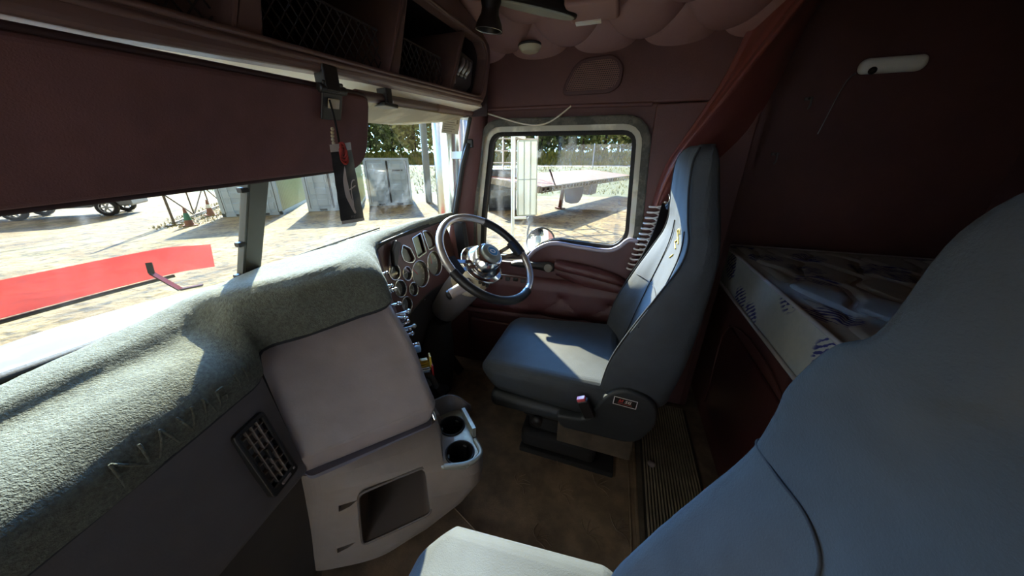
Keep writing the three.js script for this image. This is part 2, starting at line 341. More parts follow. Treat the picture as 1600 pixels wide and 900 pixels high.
grassTufts('verge_grass', 'yellow-green roadside grass between the yard and the road', 7000, 5, onStrip(25, 46, -45, 25), 0.15, 0.4, ['#6b742a', '#7e7d33', '#596622', '#868242']);
grassTufts('bank_grass', 'tall yellow-green grass on the bank beyond the road', 8000, 6, onStrip(58.5, 72, -60, 35), 0.5, 1.3, ['#69742a', '#7b7c31', '#556322', '#82803d']);
grassTufts('gate_grass', 'short dry grass and weeds growing along the foot of the steel gate', 1600, 7, (r) => { const k = r(), o = (r() - 0.5) * (1.2 + 2.4 * k) + 0.5 * k; return [7.2 + 6.6 * k + 0.7 * o, -16.8 - 6.2 * k + 0.7 * o + 0.8 * r()]; }, 0.06, 0.22, ['#6f6c31', '#827741', '#5c5b26']);

// trees beyond the road
M.bark = std({ color: '#5d564e', roughness: 1, map: TX.bark });
const leafMats = ['#6d7a46', '#7c894e', '#919a58', '#647146', '#979755'].map((c) => phys({ color: c, roughness: 0.9, transmission: 0.3, thickness: 0 }));
function makeTree(seed, h, rad, kind) {
  const r = rng(seed), pos = [], lobes = [];
  const nl = 8 + Math.floor(r() * 4);
  for (let k = 0; k < nl; k++) lobes.push([(r() - 0.5) * rad * 1.4, h * (0.1 + 0.84 * (k + r()) / nl), (r() - 0.5) * rad * 1.4, rad * (0.42 + 0.3 * r())]);
  const n = kind === 2 ? 620 : 900;
  for (let k = 0; k < n; k++) {
    const L = lobes[Math.floor(r() * nl)], a = r() * 6.283, z = r() * 2 - 1, q = L[3] * Math.pow(r(), 0.4), w = Math.sqrt(1 - z * z);
    const c = V(L[0] + Math.cos(a) * w * q, L[1] + z * q * 0.8, L[2] + Math.sin(a) * w * q), e = V(r() - 0.5, r() - 0.5, r() - 0.5).normalize(), f = V(r() - 0.5, r() - 0.9, r() - 0.5).cross(e).normalize(), s = 0.22 + 0.34 * r();
    const A = c.clone().addScaledVector(e, s), B = c.clone().addScaledVector(f, s * 0.55), C = c.clone().addScaledVector(e, -s), D = c.clone().addScaledVector(f, -s * 0.55);
    for (const p of [A, B, C, A, C, D]) pos.push(p.x, p.y, p.z);
  }
  const leaves = new THREE.BufferGeometry(); leaves.setAttribute('position', new THREE.Float32BufferAttribute(pos, 3)); leaves.computeVertexNormals();
  const limbs = [tube([[0, -0.4, 0], [0.1 * rad * (r() - 0.5), h * 0.3, 0.1], [0.2 * (r() - 0.5) * rad, h * 0.75, 0]], 0.12 + h * 0.009, 7)];
  for (let k = 0; k < 4; k++) { const L = lobes[k]; limbs.push(tube([[0, h * (0.2 + 0.08 * k), 0], [L[0] * 0.5, (L[1] + h * 0.25) / 2, L[2] * 0.5], [L[0], L[1], L[2]]], 0.07, 5)); }
  return { leaves, limbs };
}
{
  const r = rng(31), looks = ['dark rounded', 'mid-green bushy', 'pale loose-crowned', 'tall slender', 'olive spreading'];
  const protos = [[9.5, 3.6, 0], [8, 3.8, 1], [10.5, 3, 2], [12, 2.6, 3], [8.8, 4.2, 4]].map(([h, w, k], i) => makeTree(200 + i, h, w, k));
  let n = 0;
  for (let row = 0; row < 2; row++) for (let t = -62 + row * 2; t < 40; t += 4.2) {
    const k = (n * 3 + row) % 5, s = 76 + row * 8 + r() * 4, tt = t + (r() - 0.5) * 2, x = s * dirS[0] + tt * dirT[0], z = s * dirS[1] + tt * dirT[1];
    const o = thing('bush_tree', looks[k] + ' tree in the ' + (row ? 'rear' : 'front') + ' row of bushland beyond the road', 'tree', (row ? 'rear' : 'front') + ' row ' + looks[k] + ' trees beyond the road');
    o.userData.placed = true;
    part('foliage', protos[k].leaves.userData.ready ? protos[k].leaves : Object.assign(protos[k].leaves, { userData: { ready: true } }), leafMats[k], o, { kind: 'stuff' });
    if (!protos[k].trunk) { protos[k].trunk = geo(protos[k].limbs); protos[k].trunk.userData.ready = true; }
    part('trunk', protos[k].trunk, M.bark, o);
    o.position.set(x, groundY(x, z), z); o.rotation.y = r() * 6.28; o.scale.setScalar((row ? 1.3 : 1.0) + 0.3 * r());
    n++;
  }
}

// shipping containers: door end towards the yard
M.boxSkyBlue = std({ color: '#bccfdb', roughness: 0.6 });  // container paint with blue skylight on the shaded doors put into its colour
M.boxSunCream = std({ color: '#bcc0a0', roughness: 0.65 });  // same container paint, with the sunnier light on the sides put in
M.boxSeal = std({ color: '#3c4246', roughness: 0.8 });
function corrugated(len, h, depth, n) {          // sheet in x (length) and y, ribs along z
  const row = []; const w = len / n;
  for (let k = 0; k < n; k++) for (const [a, d] of [[0, 0], [0.28, 0], [0.5, 1], [0.78, 1]]) row.push([k * w + a * w, d * depth]);
  row.push([len, 0]);
  const g = gridGeo(row.length - 1, 1, (u, v) => { const q = row[Math.round(u * (row.length - 1))]; return [q[0], v * h, q[1]]; });
  return toCreasedNormals(g, 0.2);
}
function makeContainer(label) {
  const o = thing('shipping_container', label, 'container', 'pale shipping containers in the yard'); o.userData.placed = true;
  const W = 2.44, H = 2.6, L = 6.06;
  for (const s of [-1, 1]) {
    part('corner_post', [rbox(0.16, H, 0.12, 0.01, s * (W / 2 - 0.08), H / 2, -0.06)], M.boxSkyBlue, o);
    part('corner_post', [rbox(0.12, H, 0.12, 0.01, s * (W / 2 - 0.06), H / 2, -L + 0.06)], M.boxSkyBlue, o);
    part('bottom_rail', [box(0.08, 0.16, L, s * (W / 2 - 0.04), 0.1, -L / 2)], M.boxSkyBlue, o);
    part('top_rail', [box(0.07, 0.1, L, s * (W / 2 - 0.035), H - 0.05, -L / 2)], M.boxSkyBlue, o);
    part('fork_pocket', [box(0.34, 0.1, 0.02, s * 0.5, 0.08, 0.001)], M.boxSeal, o);
  }
  part('door_header', [box(W, 0.13, 0.12, 0, H - 0.065, -0.06)], M.boxSkyBlue, o);
  part('door_sill', [box(W, 0.17, 0.12, 0, 0.085, -0.06)], M.boxSkyBlue, o);
  for (const s of [-1, 1]) {
    part('side_panel', [corrugated(L - 0.2, H - 0.26, 0.036, 22).rotateY(Math.PI / 2).translate(s * (W / 2 - 0.04), 0.16, -0.1)], M.boxSunCream, o);
    const d = part('door', [rbox(1.03, 2.26, 0.03, 0.005, s * 0.535, 1.3, -0.03), ...[0.45, 1.02, 1.6, 2.16].map((y) => rbox(0.86, 0.34, 0.06, 0.02, s * 0.535, y, -0.005)), ...[0.18, 2.42].map((y) => box(1.03, 0.06, 0.05, s * 0.535, y, -0.02)), box(0.06, 2.26, 0.05, s * 1.03, 1.3, -0.02)], M.boxSkyBlue, o);
    part('door_seal', [box(0.035, 2.3, 0.05, s * 0.03, 1.3, -0.02), box(0.03, 2.3, 0.05, s * 1.07, 1.3, -0.02)], M.boxSeal, d);
    for (const x of [0.22, 0.72]) part('lock_rod', [tube([[s * x, 0.12, 0.03], [s * x, 2.5, 0.03]], 0.018, 6), ...[0.2, 0.9, 1.75, 2.4].map((y) => box(0.09, 0.07, 0.05, s * x, y, 0.02)), box(0.3, 0.035, 0.03, s * x + (x < 0.5 ? s * 0.14 : -s * 0.14), 1.05, 0.045)], M.boxSkyBlue, d);
  }
  part('end_panel', [box(W - 0.1, H - 0.1, 0.04, 0, H / 2, -L + 0.02)], M.boxSunCream, o);
  part('roof', [box(W - 0.04, 0.04, L - 0.04, 0, H - 0.03, -L / 2)], M.boxSunCream, o);
  part('base', [box(W - 0.06, 0.08, L - 0.06, 0, 0.16, -L / 2)], M.boxSeal, o);
  return o;
}
const R_ = [0.622, 0.783];                        // across the container fronts
const placeBox = (o, x, z) => { o.position.set(x + R_[0] * 1.22, groundY(x, z) - 0.02, z + R_[1] * 1.22); o.rotation.y = Math.atan2(-R_[1], R_[0]); };
const cont = makeContainer('pale blue shipping container nearest the roadside grass, stencilled number on its right door');
placeBox(cont, 14.9, -13.5);
const stencil = fmtLabel(0.62, 0.1, (x, w, h) => { x.fillStyle = '#778089'; x.fillRect(0, 0, w, h); x.fillStyle = '#2a323b'; x.font = 'bold ' + h * 0.9 + 'px sans-serif'; x.textAlign = 'center'; x.fillText('RLX 2861 7', w / 2, h * 0.85, w); });
const cont2 = copyThing(cont, 'pale blue shipping container in the middle of the row, partly behind the hanging sachet', (c) => placeBox(c, 12.2, -15.05));
const cont3 = copyThing(cont, 'pale blue shipping container beside the windscreen post, leftmost of the row', (c) => placeBox(c, 12.2 - 1.45 - R_[0] * 1.9, -15.05 + 0.1 - R_[1] * 1.9 - 0.9));
part('stencilled_number', sticker(0.62, 0.1, [0.53, 1.95, 0.004], [1, 0, 0], [0, 1, 0]), stencil, cont);

// steel farm gate with a zigzag brace, leading away from the truck
{
  const o = thing('farm_gate', 'rusty brown steel farm gate with zigzag bracing standing in the dirt yard', 'gate');
  const rust = std({ color: '#5b4938', roughness: 0.8 });
  const A = V(7.6, GY, -17.0), B = V(16.6, GY, -26.0), n = 6, at = (k, y) => A.clone().lerp(B, k / n).add(V(0, y, 0));
  for (const k of [0, n]) part('gate_post', [tube([at(k, 0), at(k, 2.3)], 0.045, 8)], rust, o);
  for (const y of [0.12, 1.25, 2.25]) part('rail', [tube([at(0, y), at(n, y)], 0.034, 8)], rust, o);
  for (let k = 1; k < n; k++) part('upright', [tube([at(k, 0.12), at(k, 2.25)], 0.028, 6)], rust, o);
  for (let k = 0; k < n; k++) part('brace', [tube([at(k, k % 2 ? 0.12 : 1.25), at(k + 1, k % 2 ? 1.25 : 0.12)], 0.028, 6)], rust, o);
  part('foot', [rbox(0.5, 0.05, 0.16, 0.01, 7.6, GY + 0.02, -17)], rust, o);
}
// traffic cones
{
  const coneMat = std({ color: '#834930', roughness: 0.7 }), green = std({ color: '#1c7451', roughness: 0.6 });
  const mk = (label, x, z, band) => {
    const o = thing('traffic_cone', label, 'cone');
    part('cone_body', [lathe([[0.17, 0.03], [0.15, 0.05], [0.03, 0.72], [0.022, 0.74], [0, 0.74]], 20).translate(x, GY, z), rbox(0.4, 0.04, 0.4, 0.02, x, GY + 0.02, z)], coneMat, o);
    part('reflective_band', [lathe(band === 2 ? [[0.12, 0.24], [0.075, 0.52]] : [[0.1, 0.36], [0.07, 0.52]], 20).translate(x, GY, z).scale(1, 1, 1)], band === 2 ? green : M.white, o);
    o.scale.setScalar(1);
  };
  mk('orange traffic cone with a broad green band at the foot of the gate', 7.75, -16.3, 2);
  mk('orange traffic cone standing behind the gate, with a narrow white band', 9.7, -18.4, 1);
}
// silver car far across the yard
{
  const o = thing('silver_car', 'silver four wheel drive parked far across the dirt yard', 'car'); o.userData.placed = true;
  const body = std({ color: '#787b7e', roughness: 0.3, metalness: 0.5 }), glassDark = std({ color: '#14181c', roughness: 0.1 });
  const prof = poly([[-2.3, 0.45], [-2.32, 0.95], [-1.3, 1.12], [-0.65, 1.78], [1.75, 1.8], [2.2, 1.1], [2.3, 0.95], [2.3, 0.42], [1.85, 0.42], [1.7, 0.75], [1.1, 0.75], [0.95, 0.42], [-1.0, 0.42], [-1.15, 0.75], [-1.75, 0.75], [-1.9, 0.42]], 0.1);
  part('body', [slab(prof, 1.8, { bevel: 0.06 }).translate(0, 0, -0.9)], body, o);
  for (const s of [-1, 1]) for (const q of [[[-1.0, 1.15], [-0.55, 1.68], [0.2, 1.68], [0.2, 1.15]], [[0.3, 1.15], [0.3, 1.68], [1.55, 1.68], [1.75, 1.15]]]) part('side_window', [slab(poly(q, 0.05), 0.02).translate(0, 0, s * 0.9 - 0.01)], glassDark, o);
  part('bonnet_window', [bar([-1.2, 1.2, 0], [-0.72, 1.7, 0], 1.5, 0.02)], glassDark, o);
  for (const x of [-1.45, 1.4]) for (const s of [-1, 1]) {
    const w = part('wheel', [lathe([[0.24, -0.1], [0.36, -0.11], [0.39, -0.07], [0.39, 0.07], [0.36, 0.11], [0.24, 0.1]], 28).rotateX(Math.PI / 2).translate(x, 0.39, s * 0.84)], M.rubber, o);
    part('rim', [...Array.from({ length: 6 }, (_, k) => bar([x, 0.39, s * 0.93], [x + 0.24 * Math.cos(k * 1.047), 0.39 + 0.24 * Math.sin(k * 1.047), s * 0.93], 0.05, 0.07, V(0, 0, 1))), new THREE.TorusGeometry(0.245, 0.02, 8, 28).translate(x, 0.39, s * 0.93)], M.steel, w);
  }
  o.position.set(7.55, groundY(7, -24), -24.4); o.rotation.y = THREE.MathUtils.degToRad(-42);
}
// flat-deck trailer, tilted towards the cab, seen through the door window
{
  const o = thing('flatbed_trailer', 'red-decked flatbed trailer with white side rail standing on its landing leg', 'trailer'); o.userData.placed = true;
  const deckRed = std({ color: '#87503a', roughness: 0.85, map: TX.timber }), deckRed2 = std({ color: '#7a4a37', roughness: 0.85, map: TX.timber }), rail = std({ color: '#918f88', roughness: 0.6, map: TX.dusty }), chassis = std({ color: '#262120', roughness: 0.8 }), guard = std({ color: '#27282a', roughness: 0.8 }), legRed = std({ color: '#5c2f21', roughness: 0.8 });
  const L = 13, W = 3.2, nB = 16;
  for (let k = 0; k < nB; k++) part('deck_board', [rbox(L, 0.04, W / nB - 0.012, 0.006, L / 2, 0, -(k + 0.5) * W / nB)], k % 3 ? deckRed : deckRed2, o);
  part('side_rail', [box(L, 0.06, 0.06, L / 2, -0.02, 0.03), box(L, 0.05, 0.05, L / 2, -0.24, 0.03)], rail, o);
  for (let k = 0; k <= 32; k++) part('rail_post', [box(0.12, 0.2, 0.05, 0.05 + k * (L - 0.1) / 32, -0.13, 0.03)], rail, o);
  part('front_beam', [box(0.1, 0.28, W, 0.0, -0.13, -W / 2)], rail, o);
  part('chassis_beam', [box(L, 0.35, 0.15, L / 2, -0.3, -1.0), box(L, 0.35, 0.15, L / 2, -0.3, -2.2)], chassis, o);
  part('mud_guard', [slab(poly([[2.6, -0.25], [2.9, -0.95, 0.15], [3.6, -1.12, 0.2], [4.6, -1.18, 0.2], [4.95, -0.9, 0.2], [4.95, -0.25]], 0.02), 0.05).translate(0, 0, -0.1)], guard, o);
  part('side_box', [rbox(1.2, 0.6, 0.5, 0.02, 6.4, -0.55, -0.3)], rail, o);
  part('landing_leg', [box(0.16, 1.15, 0.16, 3.3, -0.85, -0.5), box(0.42, 0.06, 0.42, 3.3, -1.4, -0.5), bar([3.3, -0.9, -0.5], [3.9, -0.35, -0.9], 0.07, 0.07)], legRed, o);
  part('ratchet_strap', [bar([0.95, 0.7, -0.2], [1.35, -0.1, 0.06], 0.07, 0.05)], chassis, o);
  o.rotation.order = 'YXZ'; o.rotation.y = -Math.atan2(0.296, 0.955); o.rotation.x = THREE.MathUtils.degToRad(6);
  o.position.set(14.2, 0.13, -3.3);
}
// blue-grey box with a white rail frame above it
{
  const o = thing('tool_crate', 'blue-grey steel crate with a white rail cage above it, parked by the trailer', 'crate'); o.userData.placed = true;
  const c = std({ color: '#5f6a77', roughness: 0.6, map: TX.dusty });
  part('crate_body', [rbox(1.5, 1.9, 2.2, 0.02, 0, 1.1, -1.1)], c, o);
  part('corner_post', [-0.75, 0.75].flatMap((x) => [0, -2.2].map((z) => box(0.1, 2.1, 0.1, x, 1.05, z))), M.boxSkyBlue, o);
  part('front_panel', [rbox(1.2, 0.6, 0.04, 0.01, 0, 1.5, 0.01), rbox(1.2, 0.75, 0.04, 0.01, 0, 0.65, 0.01)], c, o);
  part('skid', [box(1.6, 0.14, 0.2, 0, 0.07, -0.1), box(1.6, 0.14, 0.2, 0, 0.07, -2.1)], M.boxSeal, o);
  for (const x of [-0.72, 0.1, 0.72]) part('cage_post', [tube([[x, 2.0, -0.02], [x, 4.0, -0.02]], 0.04, 6)], M.white, o);
  for (const y of [2.35, 2.9, 3.45, 3.98]) part('cage_rail', [tube([[-0.72, y, -0.02], [1.9, y, -0.02]], 0.035, 6)], M.white, o);
  part('cage_post', [tube([[1.9, 1.0, -0.02], [1.9, 4.0, -0.02]], 0.04, 6)], M.white, o);
  o.rotation.y = THREE.MathUtils.degToRad(-55); o.position.set(15.9, groundY(15.9, -5.8), -5.75);
}
solo('yard_post', 'pale blue steel post standing beside the right-hand container', 'post', [tube([[17.6, GY - 0.2, -11.2], [17.3, 5.5, -11.0]], 0.2, 12)], std({ color: '#77868f', roughness: 0.5 }));
solo('sign_post', 'thin grey post standing on the road verge beyond the trailer', 'post', [tube([[44, 0, -3.6], [44, 3.0, -3.6]], 0.06, 8)], M.steel);
// white box trailer added out of view to bounce sunlight into the cab
{
  const o = thing('added_bounce_trailer', 'unseen long white box trailer added on the passenger side to bounce sunlight into the cab', 'trailer'); o.userData.placed = true;
  const white = std({ color: '#b8b6ae', roughness: 0.6 }), dark = std({ color: '#34302d', roughness: 0.8 });
  for (let k = 0; k < 10; k++) part('side_panel', [rbox(0.04, 2.7, 1.29, 0.008, 0, 2.35, -8 + 1.3 * k)], white, o);
  part('trailer_body', [box(2.4, 2.7, 13, -1.24, 2.35, -2.15)], white, o);
  part('chassis_rail', [box(0.12, 0.3, 12.6, -0.5, 0.85, -2.15)], dark, o);
  for (const z of [1.6, 2.9]) part('wheel', [lathe([[0.25, -0.14], [0.48, -0.15], [0.52, -0.1], [0.52, 0.1], [0.48, 0.15], [0.25, 0.14]], 28).rotateZ(Math.PI / 2).translate(-0.25, 0.52, z)], M.rubber, o);
  part('landing_leg', [box(0.14, 1.0, 0.14, -0.4, 0.5, -5.5)], dark, o);
  o.position.set(-7.4, GY, 0);
}

// ---------------------------------------------------------------- the cab shell
const shapePlane = (outline, x) => { const g = new THREE.ShapeGeometry(new THREE.Shape(outline)); const p = g.attributes.position; for (let i = 0; i < p.count; i++) p.setXYZ(i, x, p.getY(i), p.getX(i)); g.computeVertexNormals(); return g; };
const WIN = poly([[-0.632, 1.39, 0.05], [0.028, 1.384, 0.05], [0.058, 0.93, 0.03], [0.015, 0.872, 0.04], [-0.29, 0.886, 0.06], [-0.37, 0.852, 0.06], [-0.44, 0.775, 0.05], [-0.706, 0.757, 0.03], [-0.688, 1.0, 0.02]]);
const wallOutline = [[-1.24, -0.06], [-1.24, 0.84], [-0.9, 0.86], [-0.86, 1.0], [-0.71, 1.47], [-1.02, 1.5], [-1.02, 1.95], [0.5, 1.95], [0.5, -0.06]].map((p) => new THREE.Vector2(...p));
struct('wall_right', sideSlab(wallOutline, 1.64, 0.06, { holes: [offset(WIN, 0.04)] }), M.vinyl);
// the passenger door stands open: its doorway lets the daylight in beside the camera
const doorway = poly([[-0.66, 1.42], [0.2, 1.42], [0.24, 0.9], [0.24, 0.02], [-0.78, 0.02], [-0.76, 0.95]], 0.05);
struct('wall_left', sideSlab(wallOutline, -0.4, 0.06, { holes: [doorway] }), M.vinyl);
M.cabPaint = std({ color: '#a9aca6', roughness: 0.35, map: TX.dusty });
struct('trim_5', sideSlab(wallOutline, 1.703, 0.012, { holes: [offset(WIN, 0.03)] }), M.cabPaint);
struct('floor', [box(2.06, 0.06, 1.75, 0.645, -0.03, -0.36), box(2.6, 0.06, 0.95, 0.63, -0.03, 0.99)], M.floorDark);
struct('wall_front', [box(2.0, 0.9, 0.05, 0.645, 0.38, -1.225), rbox(0.66, 0.5, 0.24, 0.06, 0.03, 0.56, -0.95)], M.blackMatt);
struct('roof', [box(2.14, 0.05, 2.6, 0.645, 1.97, 0.24), box(2.06, 0.46, 0.05, 0.645, 1.73, -1.0)], M.headerPlastic);
struct('wall_sleeper_right', [box(0.05, 2.0, 1.0, 1.95, 0.95, 0.99), box(0.32, 2.0, 0.05, 1.8, 0.95, 0.475)], M.vinyl);
struct('wall_sleeper_left', [box(0.05, 2.0, 1.0, -0.68, 0.95, 0.99), box(0.3, 2.0, 0.05, -0.54, 0.95, 0.475)], M.vinyl);
struct('wall_rear', [box(2.7, 2.0, 0.05, 0.63, 0.95, 1.47)], M.vinyl);
struct('ceiling', [box(2.62, 0.04, 1.02, 0.63, 1.92, 0.96)], M.vinyl);
// buttoned vinyl headliner
{
  const S = 0.27;
  const cy = (x) => 1.7 + 0.19 * (1 - Math.pow(clamp(Math.abs(x - 0.645) / 1.0, 0, 1), 2.4));
  const tuft = (x, z) => {
    const a = (x + z) / S, b = (x - z) / S, fa = Math.abs(a - Math.round(a)), fb = Math.abs(b - Math.round(b));
    const seam = Math.min(fa, fb), both = Math.hypot(fa, fb);
    return 0.022 * Math.exp(-seam * 26) * (0.12 + Math.exp(-both * 3.2)) + 0.05 * Math.exp(-both * 6) + 0.012 * Math.exp(-seam * 6);
  };
  const g = structGroup('ceiling_001'); used.set('ceiling', 2);
  part('buttoned_headliner', thick(gridGeo(420, 240, (u, v) => { const x = lerp(-0.345, 1.645, u), z = lerp(-0.66, 0.47, v); const edge = sstep(x, 1.3, 1.63) * 0; return [x, cy(x) + tuft(x, z) * (1 - edge) - 0.02, z]; }), -0.02), M.vinylTuft, g);
  const btn = new THREE.SphereGeometry(0.011, 10, 6).scale(1, 0.5, 1);
  for (let i = -2; i < 14; i++) for (let j = -6; j < 16; j++) { const a = i, b = j, x = (a + b) / 2 * S, z = (a - b) / 2 * S; if (x > 0.75 && x < 1.6 && z > -0.6 && z < 0.42) part('button', btn.clone().translate(x, cy(x) + 0.03, z), M.vinylTuft, g); }
}
// windscreen: two flat panes meeting at a centre post
const postAt = (y) => [0.645, y, -1.149 + 0.533 * (y - 0.894)], endAt = (y, s) => [0.645 + s * 0.955, y, -0.83 + 0.29 * (y - 1.0)];
M.screen = phys({ color: '#f2faf6', roughness: 0.34, roughnessMap: rescale(TX.glassDirt, 1.3), transmission: 1, thickness: 0, ior: 1.5 });
M.doorGlass = phys({ color: '#f4faf8', roughness: 0.42, roughnessMap: rescale(TX.glassDirt, 0.8), transmission: 1, thickness: 0, ior: 1.5 });
for (const [n, s] of [['window_1', 1], ['window_2', -1]]) {
  const g = structGroup(n); used.set(n, 1);
  part('pane', surf([[postAt(0.85), endAt(0.85, s)], [postAt(1.5), endAt(1.5, s)]], 8, 8, { lin: true, linV: true }), M.screen, g);
  part('rubber_seal', [tube([postAt(0.87), [0.645 + s * 0.32, 0.9, -1.046], endAt(0.97, s)], 0.012, 8), tube([endAt(0.9, s), endAt(1.5, s)], 0.014, 8)], M.rubber, g);
}
{
  const g = structGroup('trim_1');
  part('centre_post', [bar(postAt(0.84), postAt(1.5), 0.05, 0.035, V(0, 0, 1))], std({ color: '#4d4a44', roughness: 0.5, map: TX.worn }), g);
  part('post_seal', [bar([0.617, 0.84, -1.172], [0.617, 1.5, -0.82], 0.006, 0.02, V(0, 0, 1))], std({ color: '#4b4c48', roughness: 0.6 }), g);
  for (const y of [0.93, 1.04, 1.2]) part('clip', [rbox(0.022, 0.014, 0.022, 0.003, 0.607, y, postAt(y)[2] + 0.01)], M.black, g);
}
for (const [n, s] of [['trim_2', 1], ['trim_3', -1]]) {
  const g = structGroup(n), X = (x) => 0.645 + s * (x - 0.645);
  part('screen_pillar', loft([[0.6, -0.93, -0.73], [1.0, -0.845, -0.735], [1.25, -0.775, -0.70], [1.5, -0.705, -0.67]].map(([y, a, b]) => [[X(1.555), y, a], [X(1.6), y, a - 0.02], [X(1.66), y, a], [X(1.66), y, b], [X(1.62), y, b + 0.01], [X(1.575), y, (a + b) / 2 + 0.02]]), 24, 16), M.vinyl, g);
  part('pillar_seal', [tube([[X(1.565), 0.95, -0.868], [X(1.565), 1.2, -0.795], [X(1.56), 1.46, -0.722]], 0.012, 8)], M.rubber, g);
}
// ---------------------------------------------------------------- driver's door
{
  const d = structGroup('door_1');
  const ring = (a, b, x0, depth, bevel) => sideSlab(offset(WIN, b), x0, depth, { holes: [offset(WIN, a)], bevel });
  part('weathered_seal', [ring(0.042, 0.07, 1.6, 0.05, 0.008)], M.seal, d);
  part('window_frame', [ring(0.018, 0.046, 1.615, 0.05, 0.006)], M.frameCream, d);
  const ch = part('glass_channel', [ring(-0.002, 0.022, 1.63, 0.03, 0.003)], M.rubber, d);
  part('channel_rib', Array.from({ length: 74 }, (_, k) => box(0.004, 0.018, 0.004, 1.628, 1.399, -0.6 + k * 0.0083)), M.blackMatt, ch, { kind: 'stuff' });
  // trim panel, its upper edge following the dip of the sill
  const top = [[-0.76, 0.745], [-0.45, 0.752, 0.05], [-0.385, 0.83, 0.06], [-0.3, 0.872, 0.07], [0.01, 0.858, 0.05], [0.06, 0.915, 0.03], [0.105, 0.925, 0.01], [0.125, 0.905, 0.01]];
  const panelOut = poly([...top, [0.125, 0.05, 0.02], [-0.8, 0.05, 0.02], [-0.8, 0.7, 0.02]]);
  part('trim_panel', [sideSlab(panelOut, 1.585, 0.05, { bevel: 0.008 })], M.vinylDoor, d);
  part('sill_rim', [tube([[1.588, 0.747, -0.5], [1.588, 0.762, -0.44], [1.588, 0.832, -0.378], [1.588, 0.872, -0.3], [1.588, 0.866, -0.15], [1.588, 0.862, -0.01], [1.588, 0.885, 0.035], [1.588, 0.92, 0.07], [1.588, 0.92, 0.11]], 0.011, 10, 60)], std({ color: '#9b95a8', roughness: 0.3 }), d);
  // padded lower half with buttons in a row of diamonds
  const buttons = [[0.583, -0.217], [0.477, -0.338], [0.484, -0.09], [0.56, -0.46], [0.47, -0.58], [0.58, 0.03], [0.59, -0.7]];
  const links = [[0, 1], [0, 2], [1, 3], [3, 4], [2, 5], [4, 6]];
  const segD = (y, z, a, b) => { const dy = b[0] - a[0], dz = b[1] - a[1], t = clamp(((y - a[0]) * dy + (z - a[1]) * dz) / (dy * dy + dz * dz), 0, 1); return Math.hypot(y - a[0] - t * dy, z - a[1] - t * dz); };
  part('buttoned_pad', thick(gridGeo(120, 40, (u, v) => {
    const z = lerp(-0.79, 0.115, u), y = lerp(0.455, 0.665, v); let dent = 0;
    for (const b of buttons) dent = Math.max(dent, 0.022 * Math.exp(-Math.hypot(y - b[0], z - b[1]) * 32));
    for (const [i, j] of links) dent = Math.max(dent, 0.009 * Math.exp(-segD(y, z, buttons[i], buttons[j]) * 90));
    const rim = Math.min(u * 14, (1 - u) * 14, v * 5, (1 - v) * 5, 1);
    return [1.585 - 0.026 * Math.sqrt(clamp(rim, 0, 1)) + dent, y, z];
  }), -0.02), M.vinylDoor, d);
  for (const b of buttons) part('pad_button', [new THREE.SphereGeometry(0.011, 12, 8).scale(0.5, 1, 1).translate(1.574, b[0], b[1])], M.vinylDoor, d);
  part('lower_rail', [loft([-0.79, -0.35, 0.115].map((z) => { const y = 0.425 + 0.04 * (z + 0.79) / 0.9; return [[1.575, y + 0.018, z], [1.55, y + 0.012, z], [1.548, y - 0.012, z], [1.59, y - 0.025, z]]; }), 16, 8)], M.vinylDoor, d);
  part('map_pocket', [rbox(0.03, 0.26, 0.86, 0.012, 1.575, 0.24, -0.34)], M.vinylDoor, d);
  // arm rest, pull handle, switches, courtesy lamp
  part('arm_rest', loft([[-0.265, 0.772, 0.012], [-0.25, 0.77, 0.03], [-0.1, 0.752, 0.034], [0.03, 0.728, 0.03], [0.1, 0.705, 0.012]].map(([z, y, r]) => Array.from({ length: 10 }, (_, k) => { const a = k / 10 * 6.283; return [1.555 - 0.03 * Math.cos(a) * (r / 0.03), y + r * Math.sin(a) * 0.85, z]; })), 24, 24), M.vinylDoor, d);
  part('arm_rest_body', loft([[-0.26, 0.74, 0.03], [-0.1, 0.71, 0.05], [0.1, 0.67, 0.03]].map(([z, y, r]) => Array.from({ length: 10 }, (_, k) => { const a = k / 10 * 6.283; return [1.572 - 0.026 * Math.cos(a), y + r * Math.sin(a), z]; })), 20, 16), M.vinylDoor, d);
  const h = part('pull_handle', [loft([[-0.50, 0.752, 0.01], [-0.46, 0.755, 0.017], [-0.36, 0.757, 0.02], [-0.3, 0.757, 0.028], [-0.27, 0.757, 0.02]].map(([z, y, r]) => Array.from({ length: 10 }, (_, k) => { const a = k / 10 * 6.283; return [1.548 - 0.018 * Math.cos(a), y + r * Math.sin(a), z]; })), 20, 20)], M.black, d);
  part('handle_disc', [lathe([[0, 0.004], [0.02, 0.004], [0.022, 0], [0.022, -0.004]], 20).rotateZ(Math.PI / 2).translate(1.526, 0.757, -0.296)], std({ color: '#6f6a60', roughness: 0.5 }), h);
  const s = part('switch_strip', [rbox(0.02, 0.045, 0.24, 0.008, 1.572, 0.655, -0.525)], M.black, d);
  part('strip_edge', [tube([[1.56, 0.632, -0.64], [1.56, 0.626, -0.41]], 0.004, 6), tube([[1.56, 0.68, -0.64], [1.56, 0.676, -0.41]], 0.003, 6)], M.chrome, s);
  for (let k = 0; k < 5; k++) part('rocker_switch', [turn(rbox(0.018, 0.024, 0.03, 0.005), [0, 0, 1], k % 2 ? 14 : -14).translate(1.558, 0.657, -0.615 + k * 0.045)], M.black, s);
  const outl = (r, l) => Array.from({ length: 28 }, (_, k) => { const a = k / 28 * 6.283; return new THREE.Vector2(-0.12 + Math.sign(Math.cos(a)) * l + r * Math.cos(a), 0.594 + r * Math.sin(a)); });
